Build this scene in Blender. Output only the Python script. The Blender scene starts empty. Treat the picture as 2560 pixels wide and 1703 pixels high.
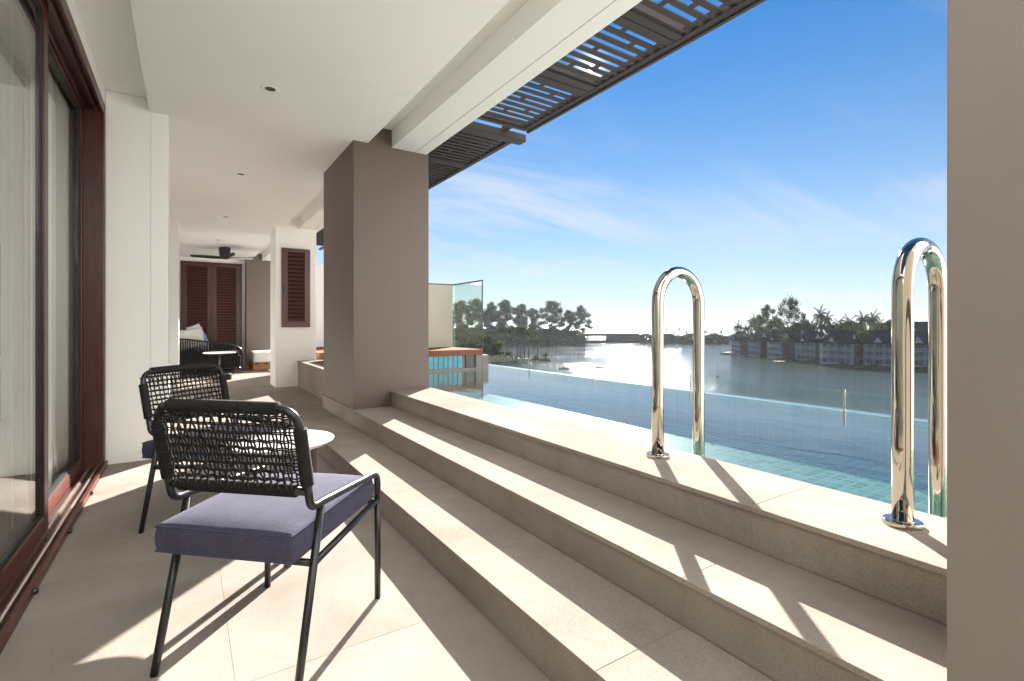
import bpy, math, random
from math import sin, cos, pi, radians, sqrt, atan2
from mathutils import Vector, Matrix

# ------------------------------------------------------------------ camera, sky, sun, exposure
S = bpy.context.scene
COL = S.collection
CAM_H = 1.08
YAW = radians(33.14)                      # camera heading, from +Y (along the terrace) towards +X (the pool)
cam_d = bpy.data.cameras.new('camera')
cam = bpy.data.objects.new('camera', cam_d); COL.objects.link(cam)
cam.location = (0, 0, CAM_H); cam.rotation_euler = (pi/2, 0, -YAW)
cam_d.sensor_width = 36; cam_d.lens = 36*1245/2560
cam_d.shift_y = -(851.5-814)/2560
cam_d.clip_start = .05; cam_d.clip_end = 80000
S.camera = cam

SUN_AZ, SUN_EL = radians(42.1), radians(27.0)     # azimuth from +Y towards +X
SV = Vector((cos(SUN_EL)*sin(SUN_AZ), cos(SUN_EL)*cos(SUN_AZ), sin(SUN_EL)))
sun_d = bpy.data.lights.new('sun', 'SUN'); sun_d.energy = 5.0; sun_d.angle = radians(.53); sun_d.color = (1, .955, .895)
sun = bpy.data.objects.new('sun', sun_d); COL.objects.link(sun)
sun.rotation_euler = (-SV).to_track_quat('-Z', 'Y').to_euler(); sun.location = (30, 30, 30)

S.view_settings.view_transform = 'Standard'; S.view_settings.look = 'None'
S.view_settings.gamma = 1; S.view_settings.use_curve_mapping = False
S.view_settings.exposure = 2.15
SKY_STRENGTH = .05

cy = S.cycles
cy.max_bounces = 14; cy.diffuse_bounces = 7; cy.glossy_bounces = 8; cy.transmission_bounces = 8; cy.transparent_max_bounces = 24
cy.blur_glossy = .5; cy.sample_clamp_indirect = 8; cy.caustics_reflective = True; cy.caustics_refractive = False
cy.use_denoising = True
try: cy.denoiser = 'OPENIMAGEDENOISE'
except Exception: pass

class NT:
    """tiny node helper"""
    def __init__(s, tree): s.t = tree; tree.nodes.clear()
    def n(s, typ, **k):
        o = s.t.nodes.new(typ)
        for a, b in k.items():
            if a.startswith('i_'):
                key = a[2:]; key = int(key) if key.isdigit() else key
                o.inputs[key].default_value = b
            else: setattr(o, a, b)
        return o
    def l(s, a, b): s.t.links.new(a, b)
    def math(s, op, a, b=None, clamp=False):
        o = s.n('ShaderNodeMath', operation=op, use_clamp=clamp)
        for i, x in enumerate((a, b)):
            if x is None: continue
            if isinstance(x, (int, float)): o.inputs[i].default_value = x
            else: s.l(x, o.inputs[i])
        return o.outputs[0]
    def mix(s, f, a, b, blend='MIX'):
        o = s.n('ShaderNodeMix', data_type='RGBA', blend_type=blend)
        for i, x in ((0, f), (6, a), (7, b)):
            if isinstance(x, (int, float)): o.inputs[i].default_value = x
            elif isinstance(x, tuple): o.inputs[i].default_value = x if len(x) == 4 else (*x, 1)
            else: s.l(x, o.inputs[i])
        return o.outputs[2]
    def ramp(s, f, stops):
        o = s.n('ShaderNodeValToRGB'); e = o.color_ramp.elements
        while len(e) < len(stops): e.new(.5)
        for q, (p, c) in zip(e, stops):
            q.position = p; q.color = (*c, 1) if isinstance(c, tuple) else (c, c, c, 1)
        s.l(f, o.inputs[0]); return o.outputs[0]

W = bpy.data.worlds.new('World'); S.world = W; W.use_nodes = True
g = NT(W.node_tree)
sky = g.n('ShaderNodeTexSky', sky_type='NISHITA', sun_disc=False, sun_elevation=SUN_EL, sun_rotation=SUN_AZ,
          altitude=0, air_density=.45, dust_density=0.0, ozone_density=3.0)
tc = g.n('ShaderNodeTexCoord'); sep = g.n('ShaderNodeSeparateXYZ'); g.l(tc.outputs['Generated'], sep.inputs[0])
dz = g.math('ADD', g.math('MAXIMUM', sep.outputs[2], 0), .12)
cx_ = g.math('DIVIDE', sep.outputs[0], dz); cy_ = g.math('DIVIDE', sep.outputs[1], dz)
cv = g.n('ShaderNodeCombineXYZ'); g.l(cx_, cv.inputs[0]); g.l(cy_, cv.inputs[1])
mp = g.n('ShaderNodeMapping'); g.l(cv.outputs[0], mp.inputs[0])
mp.inputs['Rotation'].default_value = (0, 0, radians(90)); mp.inputs['Scale'].default_value = (.42, 1.0, 1); mp.inputs['Location'].default_value = (2.4, 6.3, 0)
nz = g.n('ShaderNodeTexNoise', i_Scale=1.1, i_Detail=9, i_Roughness=.62, i_Distortion=1.3); g.l(mp.outputs[0], nz.inputs['Vector'])
nz2 = g.n('ShaderNodeTexNoise', i_Scale=.55, i_Detail=3, i_Roughness=.5); g.l(mp.outputs[0], nz2.inputs['Vector'])
cl = g.math('MULTIPLY', g.ramp(nz.outputs[0], [(.42, 0.0), (.68, 1.0)]), g.ramp(nz2.outputs[0], [(.36, 0.0), (.58, 1.0)]))
low = g.ramp(sep.outputs[2], [(.0, 1.0), (.35, .9), (.75, .1)])
cl = g.math('MULTIPLY', g.math('MULTIPLY', cl, low), .9)
hs = g.n('ShaderNodeHueSaturation', i_Saturation=1.18, i_Value=1.0); g.l(sky.outputs[0], hs.inputs['Color'])
tint = g.ramp(sep.outputs[2], [(.05, (.76, .84, .62)), (.48, (.46, 1.03, 1.02))])
base = g.mix(1.0, hs.outputs[0], tint, 'MULTIPLY')
milk = g.math('MULTIPLY', g.math('POWER', g.math('SUBTRACT', 1.0, g.math('MAXIMUM', sep.outputs[2], 0)), 4.2), 1.0)
base = g.mix(milk, base, (3.45, 3.75, 4.1))
skyc = g.mix(cl, base, (3.7, 3.9, 4.15))
under = g.ramp(g.math('ADD', sep.outputs[2], .5), [(.478, 1.0), (.496, 0.0)])
skyc = g.mix(under, skyc, (.9, 1.25, 1.5))          # below the horizon: open sea
# the sun itself and the bright air right round it
dv = g.n('ShaderNodeVectorMath', operation='DOT_PRODUCT'); g.l(tc.outputs['Generated'], dv.inputs[0]); dv.inputs[1].default_value = SV
disc = g.math('MULTIPLY', g.math('GREATER_THAN', dv.outputs['Value'], cos(radians(.30))), 900)
halo = g.math('MULTIPLY', g.math('POWER', g.math('MAXIMUM', dv.outputs['Value'], 0), 5000), 9)
sc_ = g.mix(1.0, skyc, (0, 0, 0), 'ADD')
addn = g.n('ShaderNodeMix', data_type='RGBA', blend_type='ADD'); addn.inputs[0].default_value = 1
g.l(skyc, addn.inputs[6])
comb = g.n('ShaderNodeCombineColor'); tot = g.math('ADD', disc, halo)
for i in range(3): g.l(tot, comb.inputs[i])
g.l(comb.outputs[0], addn.inputs[7])
bg = g.n('ShaderNodeBackground', i_Strength=SKY_STRENGTH); g.l(addn.outputs[2], bg.inputs[0])
wo = g.n('ShaderNodeOutputWorld'); g.l(bg.outputs[0], wo.inputs[0])

# ------------------------------------------------------------------ materials
M = {}
def new_mat(name):
    m = bpy.data.materials.new(name); m.use_nodes = True
    g = NT(m.node_tree); out = g.n('ShaderNodeOutputMaterial'); M[name] = m
    return m, g, out
def pbsdf(g, out, **k):
    b = g.n('ShaderNodeBsdfPrincipled')
    for a, v in k.items(): b.inputs[a.replace('_', ' ')].default_value = v
    g.l(b.outputs[0], out.inputs[0]); return b
def pos(g): return g.n('ShaderNodeNewGeometry').outputs['Position']
def objpos(g):
    tc = g.n('ShaderNodeTexCoord'); oi = g.n('ShaderNodeObjectInfo')
    v = g.n('ShaderNodeVectorMath', operation='ADD'); g.l(tc.outputs['Object'], v.inputs[0])
    sc = g.math('MULTIPLY', oi.outputs['Random'], 37.0); g.l(sc, v.inputs[1]); return v.outputs[0]
def bump(g, b, h, strength, dist=.01):
    n = g.n('ShaderNodeBump', i_Strength=strength, i_Distance=dist); g.l(h, n.inputs['Height']); g.l(n.outputs[0], b.inputs['Normal']); return n

def simple(name, c1, c2, scale, rough=.6, detail=4, bstr=.1, bdist=.003, bscale=None, spec=.5, metal=0, rvar=.1, vec='pos', stretch=None, lo=.35, hi=.65):
    m, g, out = new_mat(name)
    b = pbsdf(g, out, Roughness=rough, Metallic=metal); b.inputs['Specular IOR Level'].default_value = spec
    v = pos(g) if vec == 'pos' else objpos(g)
    if stretch:
        mp = g.n('ShaderNodeMapping'); mp.inputs['Scale'].default_value = stretch; g.l(v, mp.inputs[0]); v = mp.outputs[0]
    nz = g.n('ShaderNodeTexNoise', i_Scale=scale, i_Detail=detail, i_Roughness=.6); g.l(v, nz.inputs['Vector'])
    g.l(g.ramp(nz.outputs[0], [(lo, c1), (hi, c2)]), b.inputs['Base Color'])
    if rvar:
        g.l(g.math('ADD', g.math('MULTIPLY', nz.outputs[0], rvar*2), rough-rvar), b.inputs['Roughness'])
    if bstr:
        n2 = g.n('ShaderNodeTexNoise', i_Scale=bscale or scale*4, i_Detail=3); g.l(v, n2.inputs['Vector']); bump(g, b, n2.outputs[0], bstr, bdist)
    return m, g, b

# beige stone tile: soft clouds, fine speckle, a few thin veins; each slab slightly its own tone
m, g, out = new_mat('stone'); b = pbsdf(g, out, Roughness=.9); b.inputs['Specular IOR Level'].default_value = .0
v = pos(g); oi = g.n('ShaderNodeObjectInfo')
off = g.n('ShaderNodeVectorMath', operation='ADD'); g.l(v, off.inputs[0]); g.l(g.math('MULTIPLY', oi.outputs['Random'], 13.0), off.inputs[1])
a1 = g.n('ShaderNodeTexNoise', i_Scale=1.6, i_Detail=7, i_Roughness=.62, i_Distortion=.6); g.l(off.outputs[0], a1.inputs['Vector'])
a2 = g.n('ShaderNodeTexNoise', i_Scale=210, i_Detail=2); g.l(v, a2.inputs['Vector'])
wv = g.n('ShaderNodeTexNoise', i_Scale=2.3, i_Detail=5, i_Distortion=2.0); g.l(off.outputs[0], wv.inputs['Vector'])
c = g.ramp(a1.outputs[0], [(.28, (.276, .238, .204)), (.5, (.315, .275, .240)), (.74, (.352, .312, .277))])
vein = g.math('SUBTRACT', 1.0, g.math('MULTIPLY', g.math('ABSOLUTE', g.math('SUBTRACT', wv.outputs[0], .52)), 55), True)
c = g.mix(g.math('MULTIPLY', vein, .16), c, (.24, .195, .15))
sp = g.ramp(a2.outputs[0], [(.32, .84), (.5, 1.0), (.68, 1.10)])
c = g.mix(1.0, c, sp, 'MULTIPLY')
stn = g.n('ShaderNodeTexNoise', i_Scale=.9, i_Detail=6, i_Roughness=.7, i_Distortion=1.0); g.l(v, stn.inputs['Vector'])
c = g.mix(1.0, c, g.ramp(stn.outputs[0], [(.34, (.86, .85, .83)), (.52, (1.0, 1.0, 1.0)), (.7, (1.05, 1.05, 1.04))]), 'MULTIPLY')
tone = g.math('ADD', g.math('MULTIPLY', oi.outputs['Random'], .03), .985)
tv = g.n('ShaderNodeCombineColor'); [g.l(tone, tv.inputs[i]) for i in range(3)]
c = g.mix(1.0, c, tv.outputs[0], 'MULTIPLY')
g.l(c, b.inputs['Base Color']); bump(g, b, a2.outputs[0], .35, .002)
simple('grout', (.30, .255, .205), (.35, .30, .245), 40, .9)
simple('white_paint', (.82, .81, .785), (.84, .83, .805), 1.2, .62, bstr=.16, bdist=.001, bscale=160, rvar=.05, spec=.35)
simple('ceiling_paint', (.85, .84, .82), (.87, .86, .84), .8, .55, bstr=.04, bdist=.001, bscale=120, rvar=.05, spec=.35)
simple('brown_paint', (.113, .081, .066), (.123, .089, .073), 1.4, .5, bstr=.22, bdist=.0015, bscale=180, rvar=.06)
simple('grey_brown_paint', (.215, .185, .162), (.228, .197, .173), 1.4, .5, bstr=.22, bdist=.0015, bscale=180, rvar=.06)
simple('red_wood', (.052, .014, .011), (.080, .022, .016), 6, .34, bstr=.10, bdist=.002, stretch=(6, 6, .5), rvar=.1)
simple('red_wood_rail', (.092, .027, .018), (.13, .038, .025), 6, .36, bstr=.10, bdist=.002, stretch=(6, .5, 6), rvar=.1)
simple('red_louvre', (.060, .014, .012), (.09, .022, .017), 6, .42, bstr=.10, bdist=.002, stretch=(.6, 6, 8), rvar=.1)
simple('louvre_gap_shade', (.012, .004, .004), (.018, .006, .006), 6, .8, bstr=0)  # near-black, the shade between louvres put into the colour
simple('orange_wood', (.30, .115, .04), (.42, .18, .07), 5, .5, bstr=.1, bdist=.002, stretch=(.7, 6, 9))
simple('leg_wood', (.16, .055, .025), (.22, .08, .04), 6, .45, stretch=(6, 6, .7))
simple('terracotta', (.19, .085, .055), (.24, .115, .075), 3, .85, bstr=.15, spec=.08)
simple('pergola_metal', (.034, .029, .030), (.050, .042, .042), 3, .7, bstr=.05, stretch=(.6, 5, 5), rvar=.1, spec=.2)
simple('dark_roof_board', (.018, .018, .022), (.026, .025, .03), 3, .8)
simple('black_metal', (.011, .0115, .013), (.016, .0165, .018), 30, .30, bstr=0, rvar=.03)
simple('black_rubber', (.010, .0105, .012), (.014, .0145, .016), 20, .55, bstr=0)
simple('fan_dark', (.022, .015, .014), (.032, .02, .018), 8, .4, stretch=(1, 6, 6))
simple('knob_black', (.012, .012, .014), (.016, .016, .018), 20, .35, bstr=0)
simple('dark_metal', (.05, .048, .046), (.075, .07, .066), 12, .32, metal=.85, bstr=.03)
simple('track_metal', (.60, .52, .46), (.68, .60, .54), 10, .24, metal=.9, bstr=.03, stretch=(8, .4, 8))
simple('table_leg', (.075, .052, .046), (.095, .066, .058), 10, .38, bstr=.03)
simple('cream_wall', (.47, .44, .36), (.50, .47, .39), 1.5, .75)
simple('bounce_slab_pale', (.60, .575, .53), (.66, .635, .59), 1.5, .85, bstr=.1)  # for the hidden slab that bounces sunlight to the ceiling
simple('grey_concrete', (.20, .195, .18), (.25, .24, .225), 3, .8, bstr=.2)
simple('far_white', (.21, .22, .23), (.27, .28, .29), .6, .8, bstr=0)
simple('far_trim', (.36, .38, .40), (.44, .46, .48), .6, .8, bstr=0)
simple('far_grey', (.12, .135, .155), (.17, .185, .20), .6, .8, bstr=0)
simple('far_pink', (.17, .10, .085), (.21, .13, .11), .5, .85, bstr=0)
simple('far_roof', (.014, .016, .022), (.024, .026, .033), 1.2, .95, bstr=.3, bdist=.05, stretch=(1, 1, 5), spec=.05)
simple('far_glass', (.03, .036, .042), (.05, .058, .066), .8, .15, bstr=0)
simple('far_timber', (.15, .10, .075), (.20, .14, .10), .5, .8, bstr=0)
simple('trunk_bark', (.06, .05, .042), (.10, .085, .07), 2, .9, bstr=.3, bdist=.05)
simple('grass', (.045, .065, .018), (.085, .105, .028), .25, .95, bstr=.4, bdist=.15, bscale=2.5)
simple('bank_earth', (.035, .042, .026), (.06, .06, .04), .3, .95, bstr=.4, bdist=.2, bscale=1.5)
simple('sand_roof', (.06, .05, .045), (.085, .07, .06), .4, .85, bstr=0)
simple('canvas', (.62, .60, .56), (.70, .68, .64), .5, .8, bstr=0)
simple('pink_plastic', (.75, .16, .22), (.80, .2, .26), 2, .4, bstr=0)
simple('dark_cloth', (.02, .022, .026), (.03, .032, .038), 4, .9, bstr=0)
simple('skin', (.30, .17, .11), (.36, .2, .14), 4, .6, bstr=0)
simple('pillow_white', (.70, .67, .62), (.76, .73, .68), 8, .9, bstr=.3, bdist=.004, bscale=60)
simple('pillow_blue', (.10, .13, .26), (.34, .36, .44), 9, .9, bstr=.3, bdist=.004, bscale=60, vec='obj', lo=.47, hi=.53)
simple('mattress', (.70, .67, .62), (.75, .72, .67), 5, .9, bstr=.2, bdist=.004, bscale=80)

# marble
m, g, out = new_mat('marble'); b = pbsdf(g, out, Roughness=.22)
nz = g.n('ShaderNodeTexNoise', i_Scale=7, i_Detail=8, i_Distortion=2.5); g.l(objpos(g), nz.inputs['Vector'])
vv = g.math('SUBTRACT', 1.0, g.math('MULTIPLY', g.math('ABSOLUTE', g.math('SUBTRACT', nz.outputs[0], .5)), 18), True)
g.l(g.mix(g.math('MULTIPLY', vv, .35), (.74, .73, .71), (.42, .42, .43)), b.inputs['Base Color'])

# woven seat fabric
m, g, out = new_mat('fabric'); b = pbsdf(g, out, Roughness=.92); b.inputs['Specular IOR Level'].default_value = .15
b.inputs['Sheen Weight'].default_value = .10; b.inputs['Sheen Roughness'].default_value = .5
tc = g.n('ShaderNodeTexCoord'); w = g.n('ShaderNodeTexNoise', i_Scale=420, i_Detail=2); g.l(tc.outputs['Object'], w.inputs['Vector'])
w2 = g.n('ShaderNodeTexNoise', i_Scale=14, i_Detail=6); g.l(tc.outputs['Object'], w2.inputs['Vector'])
c = g.ramp(w.outputs[0], [(.3, (.028, .029, .055)), (.5, (.050, .049, .086)), (.72, (.100, .092, .142))])
c = g.mix(1.0, c, g.ramp(w2.outputs[0], [(.3, .88), (.7, 1.08)]), 'MULTIPLY')
g.l(c, b.inputs['Base Color']); bump(g, b, w.outputs[0], .5, .0015)

# rope
m, g, out = new_mat('rope'); b = pbsdf(g, out, Roughness=.78); b.inputs['Specular IOR Level'].default_value = .25
tc = g.n('ShaderNodeTexCoord'); w = g.n('ShaderNodeTexNoise', i_Scale=260, i_Detail=2); g.l(tc.outputs['Object'], w.inputs['Vector'])
g.l(g.ramp(w.outputs[0], [(.3, (.010, .0088, .008)), (.7, (.022, .0195, .018))]), b.inputs['Base Color']); bump(g, b, w.outputs[0], .5, .001)

# polished steel
m, g, out = new_mat('steel'); b = pbsdf(g, out, Metallic=1, Roughness=.06)
nz = g.n('ShaderNodeTexNoise', i_Scale=30, i_Detail=5); g.l(pos(g), nz.inputs['Vector'])
b.inputs['Base Color'].default_value = (.50, .46, .39, 1)
g.l(g.ramp(nz.outputs[0], [(.35, .035), (.7, .10)]), b.inputs['Roughness'])
nb = g.n('ShaderNodeTexNoise', i_Scale=9, i_Detail=1); g.l(pos(g), nb.inputs['Vector']); bump(g, b, nb.outputs[0], .04, .004)

# clear glass: both faces of a pane reflect by Fresnel, the rest goes through slightly tinted
def glass(name, tint, f0=.04, rough=0, k=1.0):
    m, g, out = new_mat(name)
    geo = g.n('ShaderNodeNewGeometry'); d = g.n('ShaderNodeVectorMath', operation='DOT_PRODUCT')
    g.l(geo.outputs['Normal'], d.inputs[0]); g.l(geo.outputs['Incoming'], d.inputs[1])
    c = g.math('ABSOLUTE', d.outputs['Value']); fr = g.math('ADD', g.math('MULTIPLY', g.math('POWER', g.math('SUBTRACT', 1.0, c), 5), (1-f0)*k), f0)
    t = g.n('ShaderNodeBsdfTransparent'); t.inputs[0].default_value = (*tint, 1)
    s = g.n('ShaderNodeBsdfGlossy', i_Roughness=rough); s.inputs[0].default_value = (1, 1, 1, 1)
    mx = g.n('ShaderNodeMixShader'); g.l(fr, mx.inputs[0]); g.l(t.outputs[0], mx.inputs[1]); g.l(s.outputs[0], mx.inputs[2]); g.l(mx.outputs[0], out.inputs[0])
    return m
glass('door_glass', (.95, .97, .94), .075)
glass('door_glass_far', (.97, .985, .965), .035, 0, .45)
glass('clear_glass', (.93, .965, .95), .035)
glass('tinted_glass', (.86, .92, .87), .03)

# sheer curtain
m, g, out = new_mat('curtain')
d = g.n('ShaderNodeBsdfDiffuse'); d.inputs[0].default_value = (.86, .86, .83, 1); t = g.n('ShaderNodeBsdfTranslucent'); t.inputs[0].default_value = (.75, .75, .72, 1)
mx = g.n('ShaderNodeMixShader', i_0=.22); g.l(d.outputs[0], mx.inputs[1]); g.l(t.outputs[0], mx.inputs[2]); g.l(mx.outputs[0], out.inputs[0])

# pool mosaic
m, g, out = new_mat('pool_mosaic'); b = pbsdf(g, out, Roughness=.25)
br = g.n('ShaderNodeTexBrick', i_Scale=1.0, offset=0.0, offset_frequency=1)
br.inputs['Brick Width'].default_value = .075; br.inputs['Row Height'].default_value = .075; br.inputs['Mortar Size'].default_value = .005
br.inputs['Color1'].default_value = (.045, .095, .098, 1); br.inputs['Color2'].default_value = (.080, .145, .142, 1); br.inputs['Mortar'].default_value = (.12, .175, .165, 1)
p = pos(g); sx = g.n('ShaderNodeSeparateXYZ'); g.l(p, sx.inputs[0])
cb = g.n('ShaderNodeCombineXYZ'); g.l(g.math('ADD', sx.outputs[0], sx.outputs[2]), cb.inputs[0]); g.l(sx.outputs[1], cb.inputs[1]); g.l(cb.outputs[0], br.inputs['Vector'])
g.l(br.outputs[0], b.inputs['Base Color'])
m, g, out = new_mat('edge_mosaic'); b = pbsdf(g, out, Roughness=.3)
br = g.n('ShaderNodeTexBrick', i_Scale=1.0, offset=0.0, offset_frequency=1)
br.inputs['Brick Width'].default_value = .05; br.inputs['Row Height'].default_value = .05; br.inputs['Mortar Size'].default_value = .0025
br.inputs['Color1'].default_value = (.06, .10, .11, 1); br.inputs['Color2'].default_value = (.09, .13, .14, 1); br.inputs['Mortar'].default_value = (.12, .15, .15, 1)
g.l(pos(g), br.inputs['Vector']); g.l(br.outputs[0], b.inputs['Base Color'])

# pool water: Fresnel mirror over a clear blue-green body, small ripples
m, g, out = new_mat('pool_water')
v = pos(g); mp = g.n('ShaderNodeMapping'); mp.inputs['Scale'].default_value = (1.0, .55, 1); mp.inputs['Rotation'].default_value = (0, 0, .5); g.l(v, mp.inputs[0])
n1 = g.n('ShaderNodeTexNoise', i_Scale=7, i_Detail=3, i_Distortion=.6); g.l(mp.outputs[0], n1.inputs['Vector'])
bp = g.n('ShaderNodeBump', i_Strength=.16, i_Distance=.02); g.l(n1.outputs[0], bp.inputs['Height'])
geo = g.n('ShaderNodeNewGeometry'); dt = g.n('ShaderNodeVectorMath', operation='DOT_PRODUCT'); g.l(bp.outputs[0], dt.inputs[0]); g.l(geo.outputs['Incoming'], dt.inputs[1])
fres = g.math('ADD', g.math('MULTIPLY', g.math('POWER', g.math('SUBTRACT', 1.0, g.math('ABSOLUTE', dt.outputs['Value']), True), 5), .972), .028)
t = g.n('ShaderNodeBsdfTransparent'); t.inputs[0].default_value = (.84, .93, .87, 1)
s = g.n('ShaderNodeBsdfGlossy', i_Roughness=.04); s.inputs[0].default_value = (1, 1, 1, 1); g.l(bp.outputs[0], s.inputs['Normal'])
mx = g.n('ShaderNodeMixShader'); g.l(fres, mx.inputs[0]); g.l(t.outputs[0], mx.inputs[1]); g.l(s.outputs[0], mx.inputs[2]); g.l(mx.outputs[0], out.inputs[0])

def open_water(name, base, rough, s1, s2, strength, dist):
    m, g, out = new_mat(name); b = pbsdf(g, out, Roughness=rough, IOR=1.33)
    v = pos(g); mp = g.n('ShaderNodeMapping'); mp.inputs['Scale'].default_value = (1, 1, 1); mp.inputs['Rotation'].default_value = (0, 0, YAW); mp.inputs['Scale'].default_value = (1.0, .6, 1); g.l(v, mp.inputs[0])
    b.inputs['Base Color'].default_value = (*base, 1)
    a = g.n('ShaderNodeTexNoise', i_Scale=s1, i_Detail=5, i_Roughness=.65, i_Distortion=.4); g.l(mp.outputs[0], a.inputs['Vector'])
    c = g.n('ShaderNodeTexNoise', i_Scale=s2, i_Detail=2); g.l(v, c.inputs['Vector'])
    wind = g.ramp(c.outputs[0], [(.38, .42), (.60, 1.0)])
    h = g.math('MULTIPLY', a.outputs[0], wind)
    bump(g, b, h, strength, dist); return m
open_water('lake_water_m', (.046, .060, .052), .07, .9, .03, .60, .46)
open_water('sea_water_m', (.03, .045, .05), .30, .08, .004, .6, 2.0)

def leaf_mat(name, c1, c2, trans=.35):
    m, g, out = new_mat(name)
    oi = g.n('ShaderNodeObjectInfo'); nz = g.n('ShaderNodeTexNoise', i_Scale=.55, i_Detail=3); g.l(pos(g), nz.inputs['Vector'])
    f = g.math('ADD', g.math('MULTIPLY', nz.outputs[0], .8), g.math('MULTIPLY', oi.outputs['Random'], .25))
    c = g.ramp(f, [(.3, c1), (.75, c2)])
    d = g.n('ShaderNodeBsdfDiffuse'); t = g.n('ShaderNodeBsdfTranslucent'); g.l(c, d.inputs[0]); g.l(c, t.inputs[0])
    mx = g.n('ShaderNodeMixShader', i_0=trans); g.l(d.outputs[0], mx.inputs[1]); g.l(t.outputs[0], mx.inputs[2]); g.l(mx.outputs[0], out.inputs[0])
leaf_mat('leaf_casuarina', (.044, .074, .042), (.084, .118, .060), .42)
leaf_mat('leaf_palm', (.046, .062, .026), (.09, .102, .045), .4)
leaf_mat('leaf_green', (.045, .075, .016), (.10, .13, .03), .35)
leaf_mat('leaf_dark', (.034, .058, .032), (.062, .092, .044), .32)
leaf_mat('leaf_red', (.16, .05, .03), (.22, .09, .04), .3)

# ------------------------------------------------------------------ object helpers
def root_mat(o):
    while o.parent: o = o.parent
    return Matrix.Translation(o.location) @ Matrix.Rotation(o.rotation_euler.z, 4, 'Z')
def meta(o, label=None, cat=None, group=None, kind=None):
    if label: o['label'] = label
    if cat: o['category'] = cat
    if group: o['group'] = group
    if kind: o['kind'] = kind
    return o
def thing(name, label, cat, loc=(0, 0, 0), rz=0, group=None):
    o = bpy.data.objects.new(name, None); COL.objects.link(o); o.empty_display_size = .1
    o.location = loc; o.rotation_euler = (0, 0, rz)
    return meta(o, label, cat, group)

class MB:
    def __init__(s): s.v = []; s.f = []
    def add(s, vs, fs):
        k = len(s.v); s.v += [tuple(v) for v in vs]; s.f += [tuple(i+k for i in f) for f in fs]; return s
    def box(s, x0, x1, y0, y1, z0, z1):
        return s.add([(x0, y0, z0), (x1, y0, z0), (x1, y1, z0), (x0, y1, z0), (x0, y0, z1), (x1, y0, z1), (x1, y1, z1), (x0, y1, z1)],
                     [(3, 2, 1, 0), (4, 5, 6, 7), (0, 1, 5, 4), (1, 2, 6, 5), (2, 3, 7, 6), (3, 0, 4, 7)])
    def prism(s, poly, z0, z1, fn=lambda a, b, c: (a, b, c)):
        n = len(poly); vs = [fn(x, y, z0) for x, y in poly]+[fn(x, y, z1) for x, y in poly]
        return s.add(vs, [tuple(range(n-1, -1, -1)), tuple(range(n, 2*n))]+[(i, (i+1) % n, n+(i+1) % n, n+i) for i in range(n)])
    def tube(s, pts, r, seg=10, closed=False, caps=True):
        pts = [Vector(p) for p in pts]; n = len(pts); rr = r if isinstance(r, (list, tuple)) else [r]*n
        t = []
        for i in range(n):
            a = pts[(i-1) % n] if closed or i else pts[i]; b = pts[(i+1) % n] if closed or i < n-1 else pts[i]
            t.append((b-a).normalized())
        u = t[0].orthogonal().normalized(); vs = []
        for i in range(n):
            u = (u - t[i]*u.dot(t[i])); u = u.normalized() if u.length > 1e-6 else t[i].orthogonal().normalized()
            w = t[i].cross(u)
            vs += [pts[i]+(u*cos(2*pi*k/seg)+w*sin(2*pi*k/seg))*rr[i] for k in range(seg)]
        fs = []
        for i in range(n if closed else n-1):
            j = (i+1) % n
            fs += [(i*seg+k, i*seg+(k+1) % seg, j*seg+(k+1) % seg, j*seg+k) for k in range(seg)]
        if caps and not closed: fs += [tuple(range(seg-1, -1, -1)), tuple((n-1)*seg+k for k in range(seg))]
        return s.add(vs, fs)
    def lathe(s, prof, c=(0, 0), seg=32):
        vs = []; n = len(prof)
        for r, z in prof: vs += [(c[0]+r*cos(2*pi*k/seg), c[1]+r*sin(2*pi*k/seg), z) for k in range(seg)]
        fs = [(i*seg+k, i*seg+(k+1) % seg, (i+1)*seg+(k+1) % seg, (i+1)*seg+k) for i in range(n-1) for k in range(seg)]
        fs += [tuple(range(seg-1, -1, -1)), tuple((n-1)*seg+k for k in range(seg))]
        return s.add(vs, fs)
    def build(s, name, mat, parent=None, smooth=False, bevel=0, subd=0, label=None, kind=None, cat=None, group=None, seg=2):
        me = bpy.data.meshes.new(name)
        vs = s.v
        if parent is not None:
            R = root_mat(parent).inverted(); vs = [tuple(R @ Vector(v)) for v in vs]
        me.from_pydata(vs, [], s.f); me.update()
        me.materials.append(M[mat])
        if smooth:
            me.polygons.foreach_set('use_smooth', [True]*len(me.polygons))
        o = bpy.data.objects.new(name, me); COL.objects.link(o)
        if parent is not None: o.parent = parent
        if bevel:
            b = o.modifiers.new('bevel', 'BEVEL'); b.width = bevel; b.segments = seg; b.limit_method = 'ANGLE'; b.angle_limit = radians(40)
            b.harden_normals = False
        if subd:
            b = o.modifiers.new('subd', 'SUBSURF'); b.levels = subd; b.render_levels = subd
        return meta(o, label, cat, group, kind)
def solo(mb, name, mat, label, cat, group=None, **k):
    return mb.build(name, mat, None, label=label, cat=cat, group=group, **k)
def copy_at(o, off, parent):
    c = o.copy(); COL.objects.link(c); c.parent = parent; c.location = Vector(o.location)+Vector(off); return c
def copy_tree(o, parent=None):
    c = o.copy(); COL.objects.link(c); c.parent = parent
    for ch in list(o.children): copy_tree(ch, c)
    return c
def dup(o, loc, rz, label, scale=1, group=None):
    c = copy_tree(o); c.location = loc; c.rotation_euler = (0, 0, rz); c.scale = (scale,)*3; c['label'] = label
    if group: c['group'] = group
    return c
FW = Vector((sin(YAW), cos(YAW), 0)); RT = Vector((cos(YAW), -sin(YAW), 0))
def spot(u, depth, z=0):
    """a ground point given its bearing (column of the 2560 px wide photograph) and its distance along the view"""
    p = FW*depth + RT*((u-1280)/1245*depth); return Vector((p.x, p.y, z))
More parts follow.
